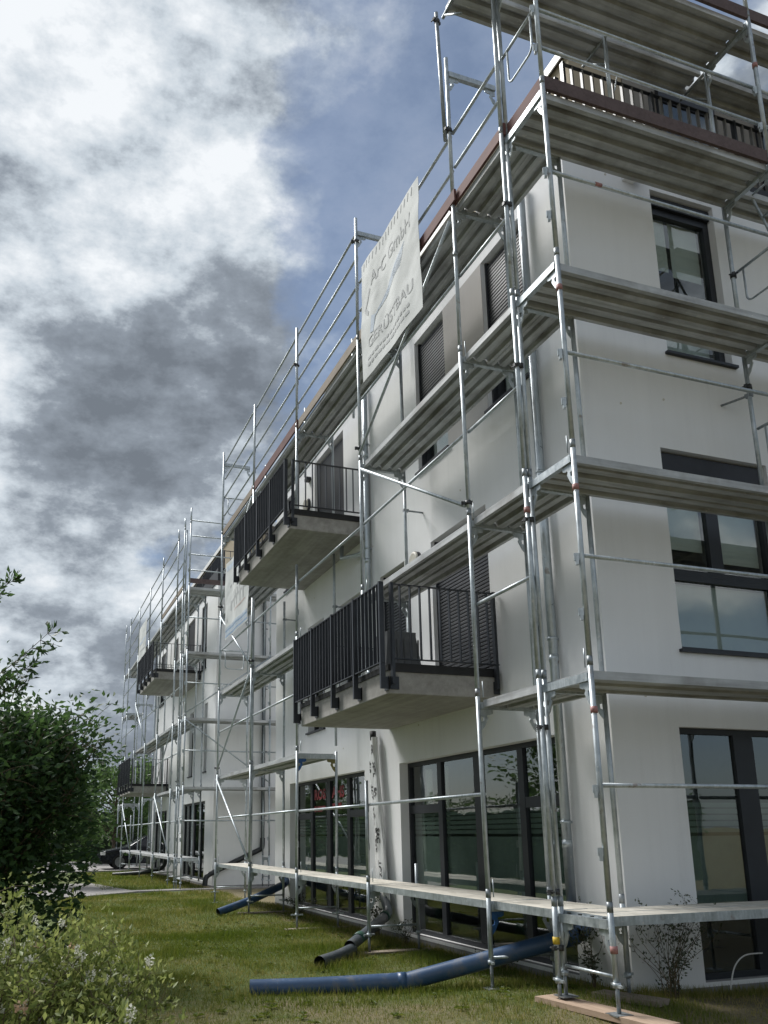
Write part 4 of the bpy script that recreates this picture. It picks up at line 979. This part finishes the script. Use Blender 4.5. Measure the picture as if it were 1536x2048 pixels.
# planter on the lower balcony
pl = thing('planter', 'grey tapered planter standing in the front corner of the lower balcony', 'planter', (-0.2, 2.75, 3.4))
mb = MB(); mb.prism([(-0.40, 2.52, 0), (0.02, 2.52, 0), (0.02, 2.98, 0), (-0.40, 2.98, 0)], (0, 0, 3.40), (0, 0, 3.41))
i0 = len(mb.v)
def ring(z, g_): return [(-0.40-g_, 2.52-g_, z), (0.02+g_, 2.52-g_, z), (0.02+g_, 2.98+g_, z), (-0.40-g_, 2.98+g_, z)]
mb.v += ring(3.41, 0.03)+ring(3.84, -0.02)+ring(3.90, -0.02)+ring(3.90, -0.05)+ring(3.80, -0.05)
for l in range(4):
    for k in range(4): mb.f.append((i0+l*4+k, i0+l*4+(k+1) % 4, i0+(l+1)*4+(k+1) % 4, i0+(l+1)*4+k)); mb.sm.append(False)
mb.f.append(tuple(i0+16+k for k in range(4))); mb.sm.append(False)
mb.build('tub', 'planter_grey', pl)
for k in range(5): MB().box(-0.36+0.09*k, -0.345+0.09*k, 2.494, 2.51, 3.44, 3.80).build('rib', 'planter_grey', pl)
adopt(pl)

# ---------------------------------------------------------------- car
def car(loc):
    c = thing('parked_car', 'dark estate car parked beyond the far scaffold', 'car', loc)
    x0, y0, z0 = loc
    prof = [(-0.0, 0.35), (0.02, 0.62), (0.15, 0.78), (1.05, 0.95), (1.25, 1.0), (1.95, 1.40), (2.3, 1.47), (3.7, 1.45), (4.25, 1.02), (4.45, 0.95), (4.5, 0.5), (4.45, 0.3), (3.9, 0.25), (0.6, 0.22), (0.08, 0.25)]
    mb = MB()
    n = len(prof)
    def lay(y, inset):
        return [(x0+px, y+(inset if pz > 1.0 else 0.0)*1.0, z0+pz) for px, pz in prof]
    L_ = [lay(y0, 0.16), lay(y0+0.05, 0.13), lay(y0+1.70, -0.13), lay(y0+1.75, -0.16)]
    sc = (0.97, 1, 1, 0.97)
    for k, l in enumerate(L_):
        cx, cz = x0+2.25, z0+0.7
        mb.v += [(cx+(p[0]-cx)*sc[k], p[1], cz+(p[2]-cz)*sc[k]) for p in l]
    for k in range(3):
        for j in range(n): mb.f.append((k*n+j, k*n+(j+1) % n, (k+1)*n+(j+1) % n, (k+1)*n+j)); mb.sm.append(False)
    mb.f.append(tuple(range(n))); mb.sm.append(False); mb.f.append(tuple(3*n+j for j in reversed(range(n)))); mb.sm.append(False)
    body = mb.build('body', 'car_paint', c); bv = body.modifiers.new('bevel', 'BEVEL'); bv.width = 0.03; bv.segments = 2
    for q in ([(1.42, 1.04), (2.02, 1.36), (2.30, 1.40), (2.40, 1.04)], [(2.48, 1.04), (2.40, 1.40), (3.25, 1.40), (3.35, 1.04)], [(3.43, 1.04), (3.35, 1.39), (3.62, 1.37), (4.02, 1.04)]):
        g_ = MB(); g_.prism([(x0+a, y0+0.155 if b_ > 1.2 else y0+0.15, z0+b_) for a, b_ in q], (0, -0.012, 0), (0, 0.02, 0)); g_.build('side_window', 'car_glass', c)
    for wx in (0.85, 3.65):
        for yy in (y0-0.02, y0+1.57):
            w_ = MB(); w_.tube([(x0+wx, yy, z0+0.32), (x0+wx, yy+0.2, z0+0.32)], 0.32, 24); ty = w_.build('wheel', 'tyre', c)
            w_ = MB(); w_.tube([(x0+wx, yy-0.008, z0+0.32), (x0+wx, yy+0.05, z0+0.32)], 0.21, 20); w_.build('rim', 'car_rim', ty)
    h_ = MB(); h_.box(x0+0.03, x0+0.22, y0-0.012, y0+0.16, z0+0.62, z0+0.74); h_.build('headlight', 'white_trim', c)
    h_ = MB(); h_.tube([(x0+2.4, y0+0.14, z0+1.47), (x0+3.6, y0+0.14, z0+1.47)], 0.018, 8); h_.build('roof_rail', 'zinc_pipe', c)
    adopt(c)
car((-0.78, 33.2, 0.045))

# ---------------------------------------------------------------- plants
def leaf_cloud(pts, size, name, material, parent, fold=0.25, up=0.3, ratio=0.5, vary=0.35, droop=0.0, shade=None):
    """pts: (pos, outward dir); one mesh of folded leaf blades, colour varies per leaf"""
    vs = []; fs = []; cols = []
    for p, d in pts:
        s_ = size*random.uniform(1-vary, 1+vary)
        d = Vector(d)+Vector((random.gauss(0, 0.5), random.gauss(0, 0.5), random.gauss(0, 0.5)+up-droop))
        if d.length < 1e-4: d = Vector((0, 0, 1))
        d.normalize()
        a = Vector((random.gauss(0, 1), random.gauss(0, 1), random.gauss(0, 1))); sd_ = d.cross(a)
        if sd_.length < 1e-4: continue
        sd_.normalize(); nn = sd_.cross(d)
        p = Vector(p); i = len(vs); w_ = s_*ratio*0.5
        base = p; tip = p+d*s_-nn*s_*0.12; m1 = p+d*s_*0.45
        vs += [base, m1+sd_*w_+nn*w_*fold, tip, m1-sd_*w_+nn*w_*fold]
        fs += [(i, i+1, i+2), (i, i+2, i+3)]
        c = random.random()*0.75+(0.25*random.random()); c = c if shade is None else min(1, max(0, shade(p)+0.5*(c-0.5)))
        cols += [c]*6
    me = bpy.data.meshes.new(name); me.from_pydata([tuple(v) for v in vs], [], fs); me.update()
    ca = me.color_attributes.new('v', 'FLOAT_COLOR', 'CORNER')
    buf = []
    for c in cols: buf += [c, c, c, 1.0]
    ca.data.foreach_set('color', buf)
    me.polygons.foreach_set('use_smooth', [True]*len(me.polygons))
    me.materials.append(MATS[material]); return link(name, me, parent)
def branches(base, n, h, spread, thick, seed, lean=(0, 0), sub=3):
    """returns tube mesh builder and list of (point, direction) along twigs"""
    rnd = random.Random(seed); mb = MB(); tw = []
    for k in range(n):
        az = rnd.uniform(0, 2*PI); out = spread*math.sqrt(rnd.random()); hh = h*rnd.uniform(0.62, 1.0)*(1-0.25*(out/max(spread, 0.01))**2)
        p0 = Vector(base)+Vector((rnd.uniform(-.15, .15), rnd.uniform(-.15, .15), 0))*spread
        p3 = Vector(base)+Vector((math.cos(az)*out+lean[0], math.sin(az)*out+lean[1], hh))
        p1 = p0+Vector((math.cos(az)*out*0.15, math.sin(az)*out*0.15, hh*0.35)); p2 = p0.lerp(p3, 0.72)+Vector((rnd.uniform(-.1, .1), rnd.uniform(-.1, .1), hh*0.08))
        pts = bez([p0, p1, p2, p3], 4); mb.tube(pts, [thick*(1-0.85*i/(len(pts)-1)) for i in range(len(pts))], 5, caps=False)
        for j in range(2, len(pts)-1): tw.append((pts[j], (pts[j+1]-pts[j-1]).normalized()))
        tw.append((pts[-1], (pts[-1]-pts[-2]).normalized()))
        for s_ in range(sub):
            q = pts[rnd.randint(len(pts)//3, len(pts)-1)]; d = Vector((rnd.gauss(0, 1), rnd.gauss(0, 1), rnd.gauss(0.45, 0.5))).normalized(); l_ = h*rnd.uniform(0.08, 0.2)
            e = bez([q, q+d*l_*0.5+Vector((0, 0, l_*0.08)), q+d*l_], 3); mb.tube(e, [thick*0.3*(1-0.8*i/(len(e)-1)) for i in range(len(e))], 4, caps=False)
            for j in range(1, len(e)-1): tw.append((e[j], (e[j+1]-e[j-1]).normalized()))
            tw.append((e[-1], d)); tw.append((e[-1], d))
    return mb, tw
def spread_pts(tw, n, jit_, rnd):
    return [((p+Vector((rnd.gauss(0, jit_), rnd.gauss(0, jit_), rnd.gauss(0, jit_)))), d) for p, d in (rnd.choice(tw) for _ in range(n))]
# big dark bush on the left
def bush(label, base, h, spread, nst, nleaf, size, material, seed, jit_=0.09, lean=(0, 0), name='bush', cat='bush', group=None, sub=5, thick=0.022, fill=0.0, ratio=0.5, droop=0.35):
    root = thing(name, label, cat, base, group); rnd = random.Random(seed)
    mb, tw = branches(base, nst, h, spread, thick, seed, lean, sub)
    mb.build('stems', 'twig', root)
    tw = [q for q in tw if q[0].z > base[2]+0.05*h]
    leaf_cloud(spread_pts(tw, nleaf, jit_, rnd), size, 'crown', material, root, ratio=ratio, droop=droop)
    return root
bg_ = bush('tall dark green broad-leaved bush on the left, before the path', (-4.95, 4.3, 0.0), 3.48, 1.44, 120, 26000, 0.088, 'leaf_dark', 11, 0.10, sub=6)
# inner mass so that the bush is dense low down
rnd = random.Random(5); inner = []
for k in range(13000):
    a = rnd.uniform(0, 2*PI); z = rnd.random()**0.8*2.85; rr = 1.42*math.sqrt(rnd.random())*(1.05-0.28*abs(z/2.7-0.45)*2)
    inner.append((Vector((-4.95+rr*math.cos(a), 4.3+rr*math.sin(a), 0.1+z)), Vector((math.cos(a), math.sin(a), 0.2))))
leaf_cloud(inner, 0.095, 'inner_leaves', 'leaf_dark', bg_, droop=0.4); adopt(bg_)
# overhanging thin tree at the very left: long sprays
tr_ = thing('young_tree', 'thin young tree at the left edge with sprays of small leaves above the bush', 'tree', (-5.6, 3.2, 0))
mb = MB(); tw = []
mb.tube(bez([(-5.6, 3.2, 0), (-5.5, 3.0, 1.6), (-5.35, 2.8, 3.0), (-5.2, 2.6, 4.6)], 5), [0.05-0.0023*i for i in range(16)], 7, caps=False)
for (a, b, c) in (((-5.35, 2.8, 2.9), (-4.75, 2.3, 3.05), (-4.22, 2.0, 3.52)), ((-5.4, 2.9, 2.6), (-4.8, 2.2, 2.88), (-4.38, 2.0, 3.16)), ((-5.3, 2.75, 3.3), (-4.95, 2.3, 3.75), (-4.60, 2.05, 4.02)), ((-5.4, 2.9, 2.4), (-4.9, 2.2, 2.72), (-4.5, 2.0, 2.95))):
    pts = bez([a, b, c], 7); mb.tube(pts, [0.010*(1-0.06*i) for i in range(len(pts))], 5, caps=False)
    for j in range(4, len(pts)-1):
        tw += [(pts[j], (pts[j+1]-pts[j-1]).normalized())]*2
        for s_ in range(3):
            d = Vector((random.gauss(0.4, 0.6), random.gauss(-.2, 0.5), random.gauss(0.15, 0.4))).normalized(); l_ = random.uniform(0.07, 0.19); tw += [(pts[j]+d*l_*f_, d) for f_ in (0.3, 0.55, 0.8, 1.0)]; mb.tube([pts[j], pts[j]+d*l_], [0.003, 0.0015], 4, caps=False)
    tw += [(pts[-1], (pts[-1]-pts[-2]).normalized())]*3
mb.build('trunk', 'bark', tr_); leaf_cloud([(p, d) for p, d in tw], 0.075, 'crown', 'leaf_dark', tr_, ratio=0.42); adopt(tr_)
# foreground white-flowering shrub
def flower_shrub(label, base, h, spread, nst, nleaf, nfl, seed, lean=(0, 0), size=0.036):
    root = thing('flowering_shrub', label, 'shrub', base); rnd = random.Random(seed)
    mb, tw = branches(base, nst, h, spread, 0.007, seed, lean, 5); mb.build('stems', 'twig', root)
    leaf_cloud(spread_pts([q for q in tw if q[0].z > base[2]+0.12*h], nleaf, 0.042, rnd), size, 'crown', 'leaf_shrub', root, ratio=0.48)
    # white clusters: small cones of petals, shared by all
    key = 'fl'
    if key not in _cache:
        arr = []
        for m_, cnt in (('petal', 34), ('petal_old', 30)):
            pts = []
            for k in range(cnt):
                z = random.random()*0.05; r_ = (0.018-0.2*z*0.9*0.3)*random.uniform(0.4, 1); a = random.uniform(0, 2*PI)
                pts.append(((r_*math.cos(a), r_*math.sin(a), z), (math.cos(a), math.sin(a), 0.5)))
            o = leaf_cloud(pts, 0.014, 'flower_cluster', m_, None, ratio=0.9); arr.append(o.data); bpy.data.objects.remove(o)
        _cache[key] = arr
    tops = sorted([q for q in tw], key=lambda q: -q[0].z)[:int(len(tw)*0.55)]
    for k in range(nfl):
        p, d = rnd.choice(tops); o = link('flower_cluster', _cache[key][0 if rnd.random() > 0.16 else 1], root, p+Vector((rnd.gauss(0, .02), rnd.gauss(0, .02), rnd.gauss(0.015, .02))), (rnd.gauss(0, .5), rnd.gauss(0, .5), rnd.uniform(0, 6)), [rnd.uniform(0.7, 1.25)]*3)
    adopt(root)
flower_shrub('white-flowering shrub in the lower left corner, the taller one at the frame edge', (-4.55, -1.9, 0.0), 1.30, 0.52, 60, 9500, 62, 21)
flower_shrub('white-flowering shrub in the lower left corner, the lower one beside the lawn', (-4.02, -1.75, 0.0), 1.12, 0.36, 42, 6200, 34, 22, (0.0, 0.0))
flower_shrub('low yellowish flowering shrub at the bottom edge of the picture', (-4.12, -2.75, 0.0), 0.86, 0.40, 30, 4000, 16, 23)
# weeds against the walls
def weed(label, base, h, spread, n, leaves, seed, size=0.03, lean=(0, 0)):
    r_ = bush(label, base, h, spread, n, leaves, size, 'leaf_weed', seed, 0.02, lean, 'weed', 'weed', None, 3, 0.004); adopt(r_)
weed('tall feathery grey-green weed against the gable corner', (1.22, 0.05, 0.04), 0.95, 0.42, 26, 1500, 31, 0.028, (0.12, 0))
weed('slender dark weed climbing the front wall beside the corner downpipe', (0.80, 0.62, 0.1), 0.75, 0.16, 8, 420, 32, 0.035)
weed('patch of dark weeds below the film tube at the pier', (0.84, 5.95, 0.02), 0.75, 0.22, 14, 800, 33, 0.035)
weed('small weeds at the plinth under the big corner window', (0.82, 2.3, 0.05), 0.22, 0.3, 12, 220, 34, 0.03)
weed('weeds on the plinth under the second ground-floor window', (0.82, 9.6, 0.0), 0.40, 0.35, 16, 420, 35, 0.035)
weed('small weed growing beside the second big window frame', (0.84, 4.9, 0.02), 0.32, 0.2, 10, 260, 36, 0.03)
MB().tube(bez([(2.05, 0.22, 0.1), (2.10, 0.2, 0.28), (2.22, 0.18, 0.36), (2.42, 0.16, 0.37)], 5), 0.006, 6)
cb = tag(MB().tube(bez([(2.02, 0.20, 0.06), (2.08, 0.18, 0.26), (2.2, 0.16, 0.36), (2.42, 0.16, 0.37)], 6), 0.007, 6).build('cable', 'blind_white'), 'thin pale cable arching up from the gable plinth', 'cable')
# trees further back
def tree(label, base, h, rad, nleaf, size, material, seed, trunk_h=0.3, group=None, nb=40):
    root = thing('tree', label, 'tree', base, group); rnd = random.Random(seed); mb = MB(); tw = []
    th = h*trunk_h; top = Vector(base)+Vector((rnd.uniform(-.2, .2), rnd.uniform(-.2, .2), h*0.8))
    mb.tube(bez([base, Vector(base)+Vector((0, 0, th)), top], 5), [0.035*h*0.5*(1-0.08*i) for i in range(11)], 8, caps=False)
    for k in range(nb):
        f_ = rnd.uniform(0.18, 1); p = Vector(base).lerp(top, f_); az = rnd.uniform(0, 2*PI)
        l_ = rad*(1.05-0.55*abs(f_-0.45)/0.55)*rnd.uniform(0.6, 1.1); e = p+Vector((math.cos(az)*l_, math.sin(az)*l_, l_*rnd.uniform(0.1, 0.6)))
        pts = bez([p, p.lerp(e, 0.5)+Vector((0, 0, 0.1*l_)), e], 4); mb.tube(pts, [0.012*h*0.5*(1-0.1*i) for i in range(len(pts))], 5, caps=False)
        for q in pts[3:]:
            c_ = q; n_ = 3 if q is not pts[-1] else 7
            for s_ in range(n_): tw.append((c_+Vector((rnd.gauss(0, .14), rnd.gauss(0, .14), rnd.gauss(0.04, .11)))*rad*0.9, Vector((math.cos(az), math.sin(az), 0.3))))
    mb.build('trunk', 'bark', root)
    leaf_cloud(spread_pts(tw, nleaf, rad*0.07, rnd), size, 'crown', material, root, ratio=0.55, droop=0.25); adopt(root)
tree('leafy green tree between the dark bush and the far scaffold', (-3.3, 21.5, 0), 4.0, 1.5, 5000, 0.12, 'leaf_mid', 41, 0.2)
tree('dense dark green tree behind the parked car', (0.6, 41, 0), 6.3, 2.6, 6000, 0.22, 'leaf_mid', 42, 0.25)
tree('taller green tree beside the far building, behind the car', (4.6, 46, 0), 6.2, 2.8, 5000, 0.24, 'leaf_mid', 43, 0.25)
tree('dark tree at the road behind the left bush', (-3.6, 44, 0), 6.0, 2.6, 5000, 0.24, 'leaf_dark', 44, 0.25)
# trees that the windows mirror (left of and behind the camera)
for k, (x, y, h) in enumerate(((-13.5, 3.0, 6.0), (-14.5, 9.5, 7.0), (-13.0, 16.0, 6.2), (-15, 24, 7.0))):
    tree(('round garden tree opposite the corner window', 'tall garden tree opposite the lower balcony', 'garden tree opposite the second shop window', 'garden tree opposite the gap')[k], (x, y, 0), h, 2.6, 3000, 0.26, 'leaf_mid', 50+k, 0.2)
for k, (x, y, h) in enumerate(((3.0, -17, 4.5), (8.5, -19, 5.5), (-2.5, -21, 5.0))):
    tree(('small tree facing the gable window', 'broad tree facing the right end of the gable', 'tree standing behind the photographer')[k], (x, y, 0), h, 2.4, 3000, 0.26, 'leaf_mid', 60+k, 0.15)

def hedge(label, x0, x1, y0, y1, h, n, seed):
    root = thing('hedge', label, 'hedge', ((x0+x1)/2, (y0+y1)/2, 0)); rnd = random.Random(seed); mb = MB()
    along = 'Y' if y1-y0 > x1-x0 else 'X'; L = max(y1-y0, x1-x0); k = int(L/0.5); pts = []
    for i in range(k):
        a = (y0 if along == 'Y' else x0)+L*i/k; hh = h*(0.80+0.22*mnoise.noise(Vector((a*0.5, seed, 0))))
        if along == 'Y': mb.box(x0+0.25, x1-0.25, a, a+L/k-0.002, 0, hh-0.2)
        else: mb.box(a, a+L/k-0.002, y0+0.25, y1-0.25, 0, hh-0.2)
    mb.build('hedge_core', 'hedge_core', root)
    for _ in range(n):
        x = rnd.uniform(x0, x1); y = rnd.uniform(y0, y1); a = y if along == 'Y' else x; hh = h*(0.86+0.26*mnoise.noise(Vector((a*0.5, seed, 0)))+0.1*mnoise.noise(Vector((a*2.3, seed, 0))))
        z = hh*rnd.random() if rnd.random() < 0.7 else hh+rnd.gauss(0, 0.08)
        pts.append((Vector((x, y, max(0.05, z))), Vector((rnd.gauss(0, 1), rnd.gauss(0, 1), 0.4))))
    leaf_cloud(pts, 0.13, 'leaves', 'leaf_mid', root); adopt(root)
hedge('long clipped garden hedge opposite the shop windows', -10.2, -9.0, -6, 34, 3.0, 9000, 71)
hedge('tall line of greenery across the road at the far end', -22, 30, 50, 52, 4.2, 9000, 73)
hedge('hedge opposite the gable window', -4, 16, -15.5, -14.3, 3.0, 6000, 72)

# ---------------------------------------------------------------- grass blades (uncountable)
def grass():
    rnd = random.Random(3); vs = []; fs = []; cols = []
    def add(x, y, hh, c):
        z = gh(x, y)-0.004; a = rnd.uniform(0, 2*PI); w_ = rnd.uniform(0.0022, 0.004)*(1+max(0, (y-3))*0.10); l_ = hh*rnd.uniform(0.0, 0.7); b_ = rnd.uniform(0, 2*PI)
        i = len(vs); dx, dy = math.cos(a)*w_, math.sin(a)*w_
        vs.extend(((x-dx, y-dy, z), (x+dx, y+dy, z), (x+math.cos(b_)*l_, y+math.sin(b_)*l_, z+hh))); fs.append((i, i+1, i+2)); cols.append(c)
    def patch_(x0, x1, y0, y1, n, hmean):
        for _ in range(n):
            x = rnd.uniform(x0, x1); y = rnd.uniform(y0, y1)
            if x > 0.97 and y > 0.27: continue
            if y > 17.3 and y < 19: continue
            dry = mnoise.noise(Vector((x*0.55, y*0.55, 7.7)))+0.6*mnoise.noise(Vector((x*1.7, y*1.7, 2.2)))+max(0, x)*0.35+max(0, (2.5-y))*0.10
            if dry > 0.62 and rnd.random() < 0.66: continue
            tall = 0.75+2.2*max(0, mnoise.noise(Vector((x*1.1, y*1.1, 5.0))))+1.3*max(0, mnoise.noise(Vector((x*3.7, y*3.7, 9.0)))-0.15)
            c = min(1, max(0, 0.32+0.50*dry-0.22*(tall-1)+rnd.gauss(0, 0.2)))
            add(x, y, hmean*tall*rnd.uniform(0.5, 1.4), c)
    patch_(-4.6, 3.6, -1.6, 3.0, 85000, 0.042); patch_(-4.6, 1.0, 3.0, 8.0, 75000, 0.045); patch_(-3.6, 1.0, 8.0, 17.3, 45000, 0.05); patch_(-2.0, 1.1, 19, 31, 14000, 0.07)
    for _ in range(260):          # rosettes of broad-leaved weeds
        cx = rnd.uniform(-4.4, 0.9); cy = rnd.uniform(0.2, 9.0); n_ = rnd.randint(6, 14)
        for k in range(n_):
            a = rnd.uniform(0, 2*PI); l_ = rnd.uniform(0.03, 0.08); z = gh(cx, cy); w2 = l_*0.22; i = len(vs)
            ex, ey = cx+math.cos(a)*l_, cy+math.sin(a)*l_; mx_, my_ = cx+math.cos(a)*l_*0.6, cy+math.sin(a)*l_*0.6
            vs.extend(((cx, cy, z+0.012), (mx_-math.sin(a)*w2, my_+math.cos(a)*w2, z+0.035), (ex, ey, z+0.02))); fs.append((i, i+1, i+2)); cols.append(rnd.uniform(0, 0.3))
            i = len(vs); vs.extend(((cx, cy, z+0.012), (mx_+math.sin(a)*w2, my_-math.cos(a)*w2, z+0.035), (ex, ey, z+0.02))); fs.append((i, i+1, i+2)); cols.append(rnd.uniform(0, 0.35))
    # tufts along the pipes and the plinth
    for (a, b) in ((g1, g2), (g2, g3), (h1, h3), (h3, h4)):
        for _ in range(1500):
            t_ = rnd.random(); x = a[0]+(b[0]-a[0])*t_+rnd.gauss(0, 0.10); y = a[1]+(b[1]-a[1])*t_+rnd.gauss(0, 0.10); add(x, y, rnd.uniform(0.04, 0.12), rnd.uniform(0.1, 0.8))
    for _ in range(5000):
        y = rnd.uniform(0.3, 12); add(0.97-abs(rnd.gauss(0, 0.12)), y, rnd.uniform(0.03, 0.12), rnd.uniform(0.2, 1))
    for _ in range(3500):
        x = rnd.uniform(0.9, 4.2); add(x, 0.27-abs(rnd.gauss(0, 0.12)), rnd.uniform(0.03, 0.12), rnd.uniform(0.3, 1))
    me = bpy.data.meshes.new('grass'); me.from_pydata(vs, [], fs); me.update()
    ca = me.color_attributes.new('v', 'FLOAT_COLOR', 'CORNER'); buf = []
    for c in cols: buf += [c, c, c, 1.0]*3
    ca.data.foreach_set('color', buf); me.materials.append(MATS['grass_blade'])
    o = link('grass', me); stuff(o); tag(o, 'short patchy lawn grass with dry straw-coloured spots', 'grass')
grass()
